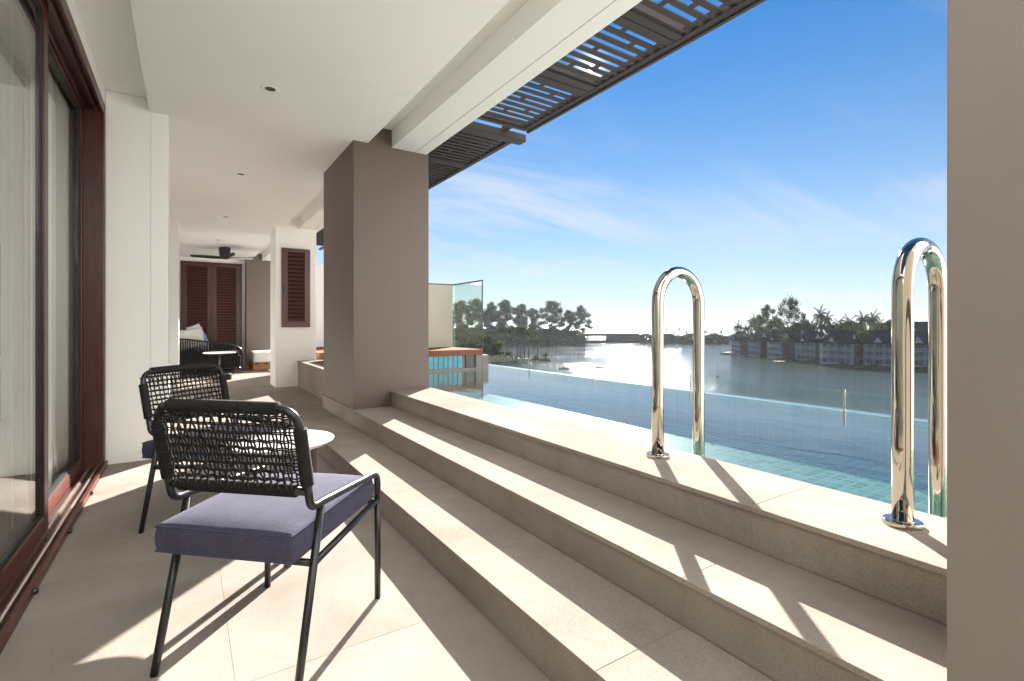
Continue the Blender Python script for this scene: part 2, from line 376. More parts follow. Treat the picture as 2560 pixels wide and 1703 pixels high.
def arc(c, r, a0, a1, n, ax, ay):
    c, ax, ay = Vector(c), Vector(ax), Vector(ay)
    return [c+ax*(r*cos(a0+(a1-a0)*i/n))+ay*(r*sin(a0+(a1-a0)*i/n)) for i in range(n+1)]
def fillet(pts, r, n=5):
    """round the corners of a polyline"""
    pts = [Vector(p) for p in pts]; rr = r if isinstance(r, (list, tuple)) else [r]*len(pts); out = [pts[0]]
    for i in range(1, len(pts)-1):
        a, b, c = pts[i-1], pts[i], pts[i+1]; d1 = (a-b).normalized(); d2 = (c-b).normalized()
        q = min(rr[i], (a-b).length*.49, (c-b).length*.49)
        p0, p1 = b+d1*q, b+d2*q
        for k in range(n+1):
            t = k/n; out.append(p0*(1-t)**2+b*2*t*(1-t)+p1*t*t)
    out.append(pts[-1]); return out

# ------------------------------------------------------------------ terrace floor and steps
X1, X2, X3, XP = .927, 1.290, 1.655, 2.08
YS0, YS1 = -1.7, 5.9
fl = MB().box(-.53, 1.66, YS0, 15, -.25, -.0013).build('terrace_floor', 'grout', kind='structure')
J = .0009
def cuts(a, b, first, step):
    y = first
    while y > a: y -= step
    out = [a]
    while True:
        y += step
        if y >= b-.05: break
        if y > a+.05: out.append(y)
    return out+[b]
def slabs(parent, name, x0, x1, ys, z0, z1, mat='stone', bevel=.0012):
    for a, b in zip(ys[:-1], ys[1:]):
        MB().box(x0+J/2, x1-J/2, a+J/2, b-J/2, z0, z1).build(name, mat, parent, bevel=bevel, seg=1)
slabs(fl, 'tile', -.512, .122, cuts(YS0, 15, .9, 1.6), -.0012, 0)
slabs(fl, 'tile', .122, X1, cuts(YS0, 15, .1, 1.6), -.0012, 0)
slabs(fl, 'tile', X1, 1.658, cuts(YS1, 15, .9, 1.6), -.0012, 0)
st = MB().box(X1+.014, 2.06, YS0, YS1, -.2, .134).box(X2+.014, 2.06, YS0, YS1, .134, .284).box(X3+.014, 2.06, YS0, 9.55, .0, .434).build('terrace_steps', 'grout', kind='structure')
SJ = cuts(YS0, YS1, 1.0, 1.4)
def step_run(x0, x1, ztop, zlow, ys, over=.009):
    slabs(st, 'tread_tile', x0-over, x1, ys, ztop-.018, ztop)
    for a, b in zip(ys[:-1], ys[1:]):
        MB().box(x0, x0+.0135, a+J/2, b-J/2, zlow+.0005, ztop-.0185).build('riser_tile', 'stone', st)
step_run(X1, X2-.001, .15, 0, SJ); step_run(X2, X3-.001, .30, .15, SJ)
cyj = cuts(YS0, 9.55, 1.0, 1.4)
slabs(st, 'coping_tile', X3-.012, XP, cyj, .432, .45)
for a, b in zip(cyj[:-1], cyj[1:]):
    MB().box(X3, X3+.0135, a+J/2, b-J/2, .3005 if b < YS1 else .0005, .4315).build('riser_tile', 'stone', st)
for x0, x1, z0, z1 in ((X1+.001, X2-.002, .0, .131), (X2-.001, X3-.002, .0, .281)):
    MB().box(x0, x1, YS1+.0005, YS1+.013, z0+.001, z1).build('riser_tile', 'stone', st)

# ------------------------------------------------------------------ ceiling, roof slab, beams
ce = MB()
for a, b in ((1.6, 3.55), (3.5515, 6.9), (6.9015, 10.4), (10.4015, 15)): ce.box(-.253, 1.43, a, b, 2.80, 2.97)     # main ceiling panels
ce.box(-.56, -.2535, 1.6, 15, 2.905, 2.97)                     # curtain pocket by the doors
ce.build('ceiling', 'ceiling_paint', kind='structure')
MB().box(-6, 2.02, 1.6, 16.0, 2.971, 3.5).build('roof_slab', 'white_paint', kind='structure')  # stops short at the near end to let more daylight in
bm = thing('ceiling_beam', 'long white beam along the pool side of the ceiling, with a thin groove underneath', 'beam', (1.84, 2, 2.8))
MB().box(1.66, 1.897, 1.6, 14.9, 2.80, 2.9705).build('beam_board', 'white_paint', bm, bevel=.003)
MB().box(1.903, 2.02, 1.6, 14.9, 2.80, 2.9705).build('beam_board', 'white_paint', bm, bevel=.003)
MB().box(1.896, 1.904, 1.6, 14.9, 2.812, 2.9703).build('groove', 'grout', bm)
MB().box(2.0205, 2.035, 1.6, 14.9, 2.83, 3.5).build('fascia', 'white_paint', bm)

# pillars
def pillar(name, x0, x1, y0, y1, z0, z1, mat, label, cat='pillar', group=None):
    return solo(MB().box(x0, x1, y0, y1, z0, z1), name, mat, label, cat, group, bevel=0 if y0 < 0 else .004)
pillar('pillar', 1.2925, 2.045, 4.67, 5.872, .3003, 2.9705, 'brown_paint', 'big dark brown square pillar standing on the steps in the middle, beside the pool')
pillar('pillar', 1.2925, 2.045, -.85, .364, .3003, 2.9705, 'grey_brown_paint', 'plain grey brown pillar filling the right edge of the view, close up')
pillar('pillar', 1.2925, 2.045, 14.62, 14.95, .0, 2.9705, 'brown_paint', 'dark brown pillar at the far end of the terrace, behind the white daybed')
solo(MB().box(-.528, -.2465, 4.95, 5.35, 0, 2.904).box(-.2435, -.127, 4.95, 5.35, 0, 2.904).box(-.2466, -.2434, 4.954, 5.35, .001, 2.903), 'column', 'white_paint', 'white wall column beside the dark red jamb of the sliding door', 'column', 'white columns along the house wall', bevel=.002)
pillar('column', -.528, -.112, 9.98, 10.4, 0, 2.904, 'white_paint', 'second white wall column farther along, left of the rope sofa', 'column', 'white columns along the house wall')
wg = thing('bounce_wall', 'unseen white wall added behind the viewpoint to bounce sunlight into the shade', 'bounce wall', (1, -4.3, 0))
MB().box(-6.2, 9, -2.1, -1.71, -.2, 9.5).build('wall_panel', 'white_paint', wg)  # tall wall added out of view, throws sunlight back onto the terrace
# house wall
hw = thing('house_wall', 'white house wall beyond the sliding door, mostly hidden behind the two white columns', 'wall', (-.6, 7.5, 0))
MB().box(-.72, -.53, 5.0, 15, 0, 2.97).build('wall_panel', 'white_paint', hw)
MB().box(-.72, -.53, -1.7, 4.95, 2.79, 2.97).build('lintel', 'white_paint', hw)
ew = thing('end_wall', 'white wall closing the far end of the terrace, round the dark red shutter doors', 'wall', (.4, 15, 0))
MB().box(-.72, 2.0, 14.96, 15.2, 0, 2.97).build('wall_panel', 'white_paint', ew)

# white pier with a louvred shutter
pr = thing('pier', 'white pier with a dark red louvred shutter in its face, right of the ceiling fan', 'pier', (1.6, 9.7, 0))
MB().box(1.2925, 1.965, 9.5, 10.15, 0, 2.9705).build('pier_body', 'white_paint', pr, bevel=.004)
def shutter(root, x0, x1, z0, z1, y, n, name='shutter', st=.095, handle=None, hz=None):
    """leaf facing -Y with louvre slats"""
    f = MB(); d = .04
    f.box(x0, x0+st, y-d, y, z0, z1).box(x1-st, x1, y-d, y, z0, z1)
    f.box(x0+st+.0005, x1-st-.0005, y-d+.001, y, z0, z0+st*1.1).box(x0+st+.0005, x1-st-.0005, y-d+.001, y, z1-st*.75, z1)
    fo = f.build(name, 'red_wood', root, bevel=.003)
    MB().box(x0+st+.001, x1-st-.001, y-.006, y-.002, z0+st*1.1, z1-st*.75).build('gap_shade_board', 'louvre_gap_shade', fo)  # dark board stands in for the shade in the slat gaps
    a, b = z0+st*1.1, z1-st*.75; p = (b-a)/n
    first = None
    for i in range(n):
        zc = a+p*(i+.5)
        if first is None:
            mb = MB(); h = p*.33
            pts = [(y-.040, zc-h), (y-.034, zc-h-.004), (y-.008, zc+h-.004), (y-.014, zc+h)]
            mb.add([(x, q, z) for x in (x0+st+.001, x1-st-.001) for q, z in pts], [(3, 2, 1, 0), (4, 5, 6, 7), (0, 1, 5, 4), (1, 2, 6, 5), (2, 3, 7, 6), (3, 0, 4, 7)])
            first = mb.build('louvre', 'red_louvre', fo); z_first = zc
        else: copy_at(first, (0, 0, zc-z_first), fo)
    if handle:
        MB().box(handle-.012, handle+.012, y-d-.008, y-d-.0005, hz-.06, hz+.06).tube([(handle, y-d-.004, hz), (handle, y-d-.035, hz), (handle, y-d-.035, hz-.07)], .007, 8).build('handle', 'knob_black', fo)
    return fo
shutter(pr, 1.387, 1.853, 1.05, 2.44, 9.499, 17, handle=1.42, hz=1.72)
sd = thing('shutter_doors', 'pair of dark red louvred shutter doors in the end wall, behind the sofa', 'shutter doors', (.55, 14.95, 0))
MB().box(-.135, -.105, 14.9, 14.959, .0, 2.70).box(1.185, 1.215, 14.9, 14.959, .0, 2.70).box(-.104, 1.184, 14.9, 14.959, 2.665, 2.70).build('door_frame', 'red_wood', sd, bevel=.002)
shutter(sd, -.10, .537, .02, 2.66, 14.955, 34, 'door_leaf', st=.10, handle=.49, hz=1.12)
shutter(sd, .541, 1.182, .02, 2.66, 14.955, 34, 'door_leaf', st=.10)

# ------------------------------------------------------------------ sliding door and the room behind it
do = thing('sliding_door', 'tall sliding glass door with dark red timber frame and tracks at the left', 'sliding door', (-.6, 3, 0))
MB().box(-.70, -.53, 4.885, 4.948, 0, 2.785).build('jamb', 'red_wood', do, bevel=.003)
MB().box(-.668, -.652, 4.862, 4.885, .1, 2.70).build('jamb', 'red_wood', do)
MB().box(-.722, -.70, -1.7, 4.948, 2.70, 2.785).box(-.699, -.647, -1.69, 4.884, 2.735, 2.785).box(-.646, -.634, -1.69, 4.884, 2.70, 2.785).box(-.633, -.585, -1.69, 4.884, 2.74, 2.785).box(-.584, -.570, -1.69, 4.884, 2.70, 2.785).box(-.569, -.545, -1.69, 4.884, 2.745, 2.785).box(-.544, -.53, -1.69, 4.884, 2.705, 2.785).build('head_frame', 'red_wood', do, bevel=.0015)
MB().box(-.722, -.535, -1.69, 4.884, -.02, .006).build('sill', 'red_wood', do)
MB().box(-.5345, -.5135, -1.69, 4.95, -.013, .034).build('sill_edge', 'red_wood_rail', do, bevel=.002)
MB().tube([(-.566, -1.69, .012), (-.566, 4.88, .012)], .011, 8).box(-.574, -.558, -1.69, 4.88, .0062, .014).build('track', 'track_metal', do)
MB().tube([(-.613, -1.69, .012), (-.613, 4.88, .012)], .011, 8).box(-.621, -.605, -1.69, 4.88, .0062, .014).build('track', 'track_metal', do)
kp = None
for y in (4.12, 3.42, 2.72, 2.02, 1.32):
    if kp is None:
        vs = MB().tube([(-.5132, y, .014), (-.503, y, .014), (-.499, y, .014)], [.013, .012, .006], 12)
        kp = vs.build('stop_knob', 'knob_black', do, smooth=False); ky = y
    else: copy_at(kp, (0, y-ky, 0), do)
def leaf(x0, x1, y0, y1, z0, z1, st, rail, label, lw='red_wood', st_r=None, gl='door_glass'):
    f = MB().box(x0, x1, y1-(st_r or st), y1, z0, z1).box(x0, x1, y0, y0+st, z0, z1)
    fo = f.build('door_leaf', lw, do, bevel=.003, label=label)
    MB().box(x0+.0005, x1-.0005, y0+st+.0005, y1-(st_r or st)-.0005, z0, z0+rail).build('bottom_rail', 'red_wood_rail', fo, bevel=.003)
    MB().box(x0+.0005, x1-.0005, y0+st+.0005, y1-(st_r or st)-.0005, z1-rail*.7, z1).build('top_rail', 'red_wood', fo, bevel=.003)
    xm = (x0+x1)/2; a, b = y0+st+.001, y1-(st_r or st)-.001; q = z0+rail+.0005; t = z1-rail*.7-.0005; gk = .016
    MB().box(xm-.013, xm+.013, b-gk*1.6, b, q, t).box(xm-.013, xm+.013, a, a+gk, q, t).box(xm-.013, xm+.013, a+gk+.0005, b-gk*1.6-.0005, q, q+gk).box(xm-.013, xm+.013, a+gk+.0005, b-gk*1.6-.0005, t-gk, t).build('gasket', 'black_rubber', fo)
    MB().box(xm-.005, xm+.005, a+gk+.001, b-gk*1.6-.001, q+gk+.0005, t-gk-.0005).build('glass_pane', gl, fo)
leaf(-.645, -.60, -.9, 3.47, .024, 2.735, .085, .095, 'near sliding leaf, glass mirroring the terrace')
leaf(-.696, -.651, 3.30, 4.862, .010, 2.735, .085, .085, 'far sliding leaf with a white curtain behind it', st_r=.03, gl='door_glass_far')
# room behind
rm = MB()
rm.box(-6, -.7225, -3.2, 8.0, -.25, -.001).build('room_floor', 'stone', kind='structure')
rw = thing('room_walls', 'pale inner walls of the room seen dimly through the sliding glass', 'wall', (-3, 3, 0))
MB().box(-6.2, -6, -3.2, 8, 0, .5).box(-6.2, -6, -3.2, 8, 2.6, 2.97).box(-6, -.74, 8, 8.2, 0, 2.97).box(-6, -.74, -3.4, -3.2, 0, 2.97).build('wall_panel', 'white_paint', rw)  # open band in the back wall added so daylight reaches the curtain
MB().box(-5.99, -.73, -2.99, 7.99, 2.85, 2.965).build('room_ceiling', 'ceiling_paint', rw)
def curtain(ya, yb, label):
    mb = MB(); N = int((yb-ya)*117)
    for k in range(N+1):
        y = ya+(yb-ya)*k/N; x = -.735+.016*sin(k*.55)+.006*sin(k*1.31+1)
        mb.v += [(x, y, .03), (x, y, 2.80)]
    mb.f = [(2*k, 2*k+2, 2*k+3, 2*k+1) for k in range(N)]
    cu = solo(mb, 'curtain', 'curtain', label, 'curtain', smooth=True)
    sm = cu.modifiers.new('thick', 'SOLIDIFY'); sm.thickness = .002
curtain(3.50, 4.99, 'white sheer curtain hanging in folds behind the far glass leaf')
curtain(-1.65, 2.6, 'long white curtain added out of view behind the near glass leaf to bounce light')  # extra curtain, out of view, added to bounce light onto the steps

# ------------------------------------------------------------------ downlights
proto = None
for y, x, lab in ((3.99, .507, 'nearest and largest recessed downlight in the white ceiling'), (6.42, .513, 'second recessed downlight in the ceiling, counting from the near one'),
               (9.07, .513, 'third recessed downlight, above the way to the ceiling fan'), (11.6, .53, 'small farthest recessed downlight just in front of the ceiling fan')):
    if proto is None:
        proto = thing('downlight', lab, 'downlight', (x, y, 2.80), group='recessed downlights in a row along the ceiling')
        R = MB(); seg = 40
        prof = [(.034, 2.7985), (.040, 2.796), (.062, 2.7965), (.064, 2.7995)]
        vs = []
        for r, z in prof: vs += [(x+r*cos(2*pi*k/seg), y+r*sin(2*pi*k/seg), z) for k in range(seg)]
        R.add(vs, [(i*seg+k, i*seg+(k+1) % seg, (i+1)*seg+(k+1) % seg, (i+1)*seg+k) for i in range(3) for k in range(seg)])
        R.build('trim_ring', 'ceiling_paint', proto, smooth=True)
        MB().lathe([(.036, 2.7993), (.036, 2.7975), (.03, 2.7972)], (x, y), 32).build('lamp_hole', 'knob_black', proto)
    else: dup(proto, (x, y, 2.80), 0, lab)

# ceiling fan
fx, fy = .70, 12.66
fan = thing('ceiling_fan', 'dark brown three bladed fan on the ceiling in front of the shutter doors', 'ceiling fan', (fx, fy, 2.8))
MB().lathe([(.115, 2.7995), (.118, 2.78), (.112, 2.66), (.10, 2.60), (.095, 2.585)], (fx, fy), 28).build('motor', 'fan_dark', fan, smooth=True)
MB().lathe([(.09, 2.5845), (.085, 2.56), (.05, 2.545), (.02, 2.54)], (fx, fy), 24).build('hub', 'fan_dark', fan, smooth=True)
for a in (radians(158), radians(-25), radians(-82)):
    mb = MB(); ca, sa = cos(a), sin(a); n = 12; vs = []
    for i in range(n+1):
        t = i/n; r = .06+.62*t; w = .05+.075*sin(pi*min(1, t*1.05))*(1-.25*t)+.0; w = w if i < n else .03
        for s_ in (-1, 1):
            for h in (-.005, .005):
                q = s_*w; vs.append((fx+ca*r-sa*q, fy+sa*r+ca*q, 2.572+.018*s_*.9+h+.03*t))
    fs = []
    for i in range(n):
        o = 4*i; fs += [(o, o+4, o+6, o+2), (o+1, o+3, o+7, o+5), (o, o+1, o+5, o+4), (o+2, o+6, o+7, o+3)]
    fs += [(0, 2, 3, 1), (4*n, 4*n+1, 4*n+3, 4*n+2)]
    mb.add(vs, fs); mb.build('blade', 'fan_dark', fan)

# ------------------------------------------------------------------ pool
MB().add([(2.081, -1.7, .42), (4.365, -1.7, .42), (4.365, 7.55, .42), (3.84, 7.55, .42), (3.84, 6.53, .42), (2.081, 6.53, .42)], [(0, 1, 2, 3, 4, 5)]).build('pool_water', 'pool_water', kind='structure')
MB().box(2.062, 2.0805, -1.7, 6.53, -.85, .431).box(2.0806, 4.31, -1.7, 7.55, -.95, .05).build('pool_basin', 'pool_mosaic', kind='structure')
MB().box(4.3105, 4.372, -1.7, 7.6, -1.2, .408).build('infinity_edge', 'edge_mosaic', kind='structure')
MB().box(3.735, 3.84, 6.535, 7.55, -.85, .635).box(3.84, 4.372, 7.55, 7.65, -.85, .43).build('pool_end_wall', 'grey_concrete', kind='structure')
MB().box(4.373, 4.75, -6, 16, -13.9, .30).build('building_side', 'grey_concrete', kind='structure')
MB().box(4.751, 17, -14, 7.4, -13.9, -1.65).build('bounce_slab', 'bounce_slab_pale', kind='structure')  # unseen pale slab added below the pool to bounce sunlight upwards
MB().box(-8, 4.372, -6, 17, -13.9, -1.25).build('lower_building', 'grey_concrete', kind='structure')

# rails
def rail(y, label):
    r = thing('grab_rail', label, 'pool rail', (1.90, y, .45), group='polished steel loop rails at the pool edge')
    x0, x1, R, top = 1.90, 2.212, .156, 1.345
    pts = [(x0, y, .452), (x0, y, .7), (x0, y, 1.0)]+arc(((x0+x1)/2, y, top-R), R, pi, 0, 20, (1, 0, 0), (0, 0, 1))+[(x1, y, 1.0), (x1, y, .6), (x1, y, .04)]
    MB().tube(pts, .029, 24).build('rail_tube', 'steel', r, smooth=True)
    MB().lathe([(.054, .4503), (.054, .462), (.051, .465), (.031, .4655), (.031, .467)], (x0, y), 40).build('flange', 'steel', r, bevel=.0008)
    return r
rail(1.625, 'polished steel loop rail in the middle, its foot on the coping')
rail(.645, 'polished steel loop rail nearest the right pillar, large and close')

# glass balustrade beyond the water's edge
bl = thing('glass_balustrade', 'low frameless glass balustrade with slim steel posts beyond the infinity edge', 'balustrade', (4.45, 3, .3))
ys = [-1.04, .43, 1.90, 3.37, 4.85, 6.33, 7.8]
for y in ys: MB().tube([(4.45, y, .301), (4.45, y, .562)], .010, 12).build('post', 'steel', bl)
for a, b in zip(ys[:-1], ys[1:]): MB().box(4.444, 4.456, a+.02, b-.02, .315, .548).build('glass_panel', 'clear_glass', bl, bevel=.002)

# ------------------------------------------------------------------ neighbouring terrace beyond the pool's far end
nb = thing('neighbour_deck', 'terracotta topped deck at the far end of the pool with a turquoise window strip', 'deck', (3, 6.6, .42))
MB().box(2.09, 3.729, 6.531, 9.4, -.85, .452).build('deck_base', 'grey_concrete', nb)
MB().box(2.09, 3.729, 6.60, 9.4, .4525, .639).build('deck_core', 'grey_concrete', nb)
MB().box(2.085, 3.738, 6.522, 9.4, .6395, .722).build('deck_slab', 'terracotta', nb, bevel=.003)
pj = simple('turquoise', (.015, .22, .34), (.03, .34, .44), 5, .2, bstr=0, stretch=(1, 1, 9))
xs = [2.1+.0765*k for k in range(19)]
pane0 = None
for a in xs[:-1]:
    if a+.0765 > 3.46: break
    if pane0 is None: pane0 = MB().box(a+.006, a+.0705, 6.545, 6.56, .455, .637).build('pane', 'turquoise', nb); a0 = a
    else: copy_at(pane0, (a-a0, 0, 0), nb)
    MB().box(a-.004, a+.004, 6.536, 6.575, .4525, .639).build('mullion', 'far_white', nb)
MB().box(3.47, 3.62, 6.565, 6.58, .4525, .638).build('end_panel', 'far_glass', nb)
MB().box(3.625, 3.729, 6.535, 6.595, .4525, .639).build('end_post', 'grey_concrete', nb)
cw = thing('garden_wall', 'cream screen wall standing on the terracotta deck, with a dark cap', 'wall', (3.2, 7.6, .722))
MB().box(2.2, 3.715, 7.5, 7.62, .7225, 1.75).build('wall_panel', 'cream_wall', cw)
MB().box(2.2, 3.722, 7.494, 7.626, 1.7505, 1.768).build('cap', 'dark_metal', cw)
gs = thing('glass_screen', 'tall green tinted glass screen with a thin dark frame next to the cream wall', 'glass screen', (3.72, 7, .722))
MB().box(3.724, 3.736, 6.54, 7.49, .7225, 1.749).build('glass_panel', 'tinted_glass', gs)
MB().box(3.719, 3.739, 6.523, 7.493, 1.7495, 1.768).box(3.722, 3.738, 6.526, 6.537, .7225, 1.749).build('frame', 'dark_metal', gs)
MB().box(2.07, 3.4, 9.75, 12.5, .0, .57).build('ledge', 'terracotta', None, label='terracotta ledge glimpsed between the white pier and the brown pillar', cat='ledge', bevel=.003)

solo(MB().box(2.2, 3.9, 12.55, 12.7, 0, 2.55), 'garden_wall', 'white_paint', 'white garden wall glimpsed in the gap right of the shuttered pier', 'wall')
# ------------------------------------------------------------------ pergola
pg = thing('pergola', 'dark slatted pergola over the pool edge, the sun shining through its slots', 'pergola', (2.4, 2, 3))
XA, XB = 2.036, 2.745
MB().box(2.746, 2.80, -1.55, 4.0, 2.985, 3.05).build('edge_beam', 'pergola_metal', pg, bevel=.003)
MB().box(2.801, 2.83, -1.55, 4.03, 2.975, 3.02).build('edge_trim', 'pergola_metal', pg, bevel=.002)
def module(root, y0, y1, z, n, th=.012, solid=False):
    p = (y1-y0)/n; w = p*.52
    kinds = 'ABCACBAC'
    for i in range(n+1):
        yc = y0+p*i; a = yc-w/2 if i else y0; b = yc+w/2 if i < n else y1
        MB().box(XA, XB, a, b, z, z+th).build('slat', 'pergola_metal', root, bevel=.0015, seg=1)
        if i < n:
            k = kinds[i % 8]; g0, g1 = yc+w/2, yc+p-w/2 if i < n-1 else y1-w/2
            g1 = y0+p*(i+1)-(w/2 if i+1 < n else 0)
            if i+1 == n: g1 = y1-w
            sp = {'A': (2.365, 2.40), 'B': (2.535, 2.572), 'C': None}[k]
            if sp: MB().box(sp[0], sp[1], g0+.0003, g1-.0003, z+.001, z+th-.001).build('spacer', 'pergola_metal', root)
def joist(root, y0, y1, z):
    MB().box(XA, 2.79, y0, y1, z-.012, z+.07).build('joist', 'pergola_metal', root, bevel=.003)
for a, b in ((-1.55, -.62), (-.40, .48), (.70, 2.135), (2.275, 2.975), (3.165, 3.98)):
    module(pg, a, b, 3.0, max(6, round((b-a)/.0875)))
for a, b in ((.485, .58), (.60, .695), (2.14, 2.20), (2.208, 2.27), (2.98, 3.063), (3.073, 3.16), (3.982, 4.03)): joist(pg, a, b, 3.0)
MB().box(2.60, 2.65, 4.031, 4.17, 3.0, 3.05).build('bracket', 'pergola_metal', pg)
pf = thing('pergola', 'second dark pergola beyond the first, lower and closed above, running behind the pillar', 'pergola', (2.4, 6, 2.95))
MB().box(2.036, 2.90, 4.18, 4.30, 2.955, 3.03).build('end_beam', 'pergola_metal', pf, bevel=.003)
MB().box(2.746, 2.80, 4.302, 13, 2.955, 3.0).build('edge_beam', 'pergola_metal', pf, bevel=.003)
for k in range(8):
    y = 4.31+1.0*k
    module(pf, y, y+.86, 2.965, 10, .016); joist(pf, y+.863, y+.995, 2.972)
MB().box(2.036, 2.80, 4.31, 12.5, 3.06, 3.075).build('cover_board', 'dark_roof_board', pf)

# ------------------------------------------------------------------ woven chairs
def make_chair(label):
    root = thing('armchair', label, 'armchair', group='black rope-back armchairs round the marble table')
    hw, R = .2425, .0125
    zt = .835
    def back_pt(z): t = (z-.57)/(zt-.57); return (.060-.058*t)            # y of the back at height z
    for s in (-1, 1):
        x = s*hw
        MB().tube([(x, 0, .0), (x, .03, .12), (x, .127, .51)], [R*.92, R, R], 14).build('leg', 'black_metal', root, smooth=True)
        MB().tube([(x, .533, .0), (x, .533, .2), (x, .532, .40)], [R*.92, R, R], 14).build('leg', 'black_metal', root, smooth=True)
        p = fillet([(x, back_pt(.62), .62), (x, back_pt(.525), .522), (x, .13, .522), (x, .532, .498), (x, .532, .38)], [0, .042, .02, .05, 0], 6)
        MB().tube(p, R, 14).build('armrest', 'black_metal', root, smooth=True)
        MB().tube([(x, .086, .347), (x, .532, .392)], R*.9, 12).build('seat_rail', 'black_metal', root, smooth=True)
    MB().tube([(-hw, .088, .347), (hw, .088, .347)], R*.9, 12).build('seat_rail', 'black_metal', root, smooth=True)
    MB().tube([(-hw, .526, .385), (hw, .526, .385)], R*.9, 12).build('seat_rail', 'black_metal', root, smooth=True)
    yb, ytp = back_pt(.572), back_pt(zt)
    top = fillet([(-hw, yb, .600), (-hw, ytp, zt), (0, ytp-.012, zt+.004), (hw, ytp, zt), (hw, yb, .600)], [0, .07, .2, .07, 0], 8)
    MB().tube(top, R, 14).build('back_frame', 'black_metal', root, smooth=True)
    MB().tube([(-hw, yb, .576), (hw, yb, .576)], R, 12).build('back_frame', 'black_metal', root, smooth=True)
    # cushion
    mb = MB(); nx, ny = 8, 8; x0, x1, y0, y1, z0, z1 = -.230, .230, -.004, .512, .382, .472
    mb.box(x0, x1, y0, y1, z0, z1)
    cu = mb.build('cushion', 'fabric', root)
    import bmesh
    b = bmesh.new(); b.from_mesh(cu.data)
    for v in b.verts: v.co.z += .018*(v.co.y/.5)
    bmesh.ops.subdivide_edges(b, edges=b.edges[:], cuts=7, use_grid_fill=True)
    rnd = random.Random(4)
    for v in b.verts:
        zt_ = .472+.018*(v.co.y/.5); zb = zt_-.09
        ex = min(v.co.x-x0, x1-v.co.x); ey = min(v.co.y-y0, y1-v.co.y); e = max(0, min(1, min(ex, ey)/.09))
        if v.co.z > zt_-.002: v.co.z += .016*(1-(1-e)**2)+rnd.uniform(-.001, .001)
        elif v.co.z > zb+.002:
            t = (v.co.z-zb)/.09; k = .006*sin(pi*t)
            if ex < .001: v.co.x += k*(1 if v.co.x > 0 else -1)
            if ey < .001: v.co.y += k*(1 if v.co.y > .25 else -1)
    b.to_mesh(cu.data); b.free(); cu.data.polygons.foreach_set('use_smooth', [True]*len(cu.data.polygons))
    bv = cu.modifiers.new('bevel', 'BEVEL'); bv.width = .012; bv.segments = 3; bv.limit_method = 'ANGLE'; bv.angle_limit = radians(50)
    def seam(dz, r):
        pts = []
        for (ax, ay), (bx, by) in (((x0, y0), (x1, y0)), ((x1, y0), (x1, y1)), ((x1, y1), (x0, y1)), ((x0, y1), (x0, y0))):
            for i in range(6):
                t = i/6; px, py = ax+(bx-ax)*t, ay+(by-ay)*t
                pts.append((px, py, .472+.018*(py/.5)+dz))
        q = [Vector(p) for p in pts]
        return MB().tube(q, r, 6, closed=True)
    seam(-.009, .0046).build('piping', 'fabric', cu, smooth=True)
    seam(-.083, .0046).build('piping', 'fabric', cu, smooth=True)
    # rope wound round the frame
    def wrap(path, n, r0):
        pts = [Vector(p) for p in path]; L = [0]
        for a, b in zip(pts[:-1], pts[1:]): L.append(L[-1]+(b-a).length)
        out, rr = [], []
        m = n*4
        for i in range(m+1):
            d = L[-1]*i/m; k = max(j for j in range(len(L)) if L[j] <= d+1e-9); k = min(k, len(pts)-2)
            t = (d-L[k])/max(1e-9, L[k+1]-L[k]); out.append(pts[k].lerp(pts[k+1], t)); rr.append(r0-.0022+.0022*abs(sin(pi*i/4)))
        return MB().tube(out, rr, 12)
    def tp(x): return Vector((x, ytp-.012*(1-(x/hw)**2), zt+.004*(1-(x/hw)**2)))
    wrap([tp(-.185), tp(-.09), tp(0), tp(.09), tp(.185)], 58, .0205).build('rope_wrap', 'rope', root, smooth=True)
    wrap([(-.205, yb, .577), (.205, yb, .577)], 64, .0205).build('rope_wrap', 'rope', root, smooth=True)
    for s in (-1, 1): wrap([(s*hw, back_pt(.598), .598), (s*hw, back_pt(.775), .775)], 28, .0205).build('rope_wrap', 'rope', root, smooth=True)
    # woven net, two layers of uprights with the cross ropes between
    rnd = random.Random(11)
    nv, nh = 18, 9
    xs_ = [-.205+.41*i/(nv-1) for i in range(nv)]
    zs_ = [.612+.196*j/(nh-1) for j in range(nh)]
    for i, x in enumerate(xs_):
        sl = rnd.uniform(-.004, .010); x_ = x+rnd.uniform(-.002, .002)
        for side in (-1, 1):
            pts = []
            for k in range(31):
                t = k/30; z = .577+(zt-.577)*t
                w = side*(.017*abs(2*t-1)**3+.0035) + .0030*sin(pi*nh*(t-.03)*1.05+i*pi)
                pts.append((x_+side*.0027+sl*(t-.5)*2+.0010*sin(9*t+i*2.1), back_pt(z)+w-.004*sin(pi*t), z))
            MB().tube(pts, .0030, 6).build('upright_rope', 'rope', root, smooth=True)
    for j, z in enumerate(zs_):
        sl = rnd.uniform(-.004, .004)
        for side in (-1, 1):
            pts = []
            for k in range(81):
                t = k/80; x = -hw+2*hw*t
                w = .0045*sin(pi*(nv+1)*t+j*pi) + side*.017*abs(2*t-1)**7
                zz = z+side*.0027+sl*(t-.5)+.0011*sin(pi*(nv+1)*t+j*1.7)+.0010*sin(7*t+j*1.3)
                pts.append((x, back_pt(zz)+w-.006*sin(pi*t), zz))
            MB().tube(pts, .0027, 6).build('cross_rope', 'rope', root, smooth=True)
    return root
ch = make_chair('nearer black rope-back armchair with violet grey cushion, in the foreground')
far = copy_tree(ch); far['label'] = 'farther black rope-back armchair beyond the first one, facing the marble table'
h1 = radians(46.8); ch.location = (.0915, 1.7225, 0); ch.rotation_euler = (0, 0, h1-pi/2)
h2 = radians(-50); far.location = (-.015, 3.385, 0); far.rotation_euler = (0, 0, h2-pi/2)

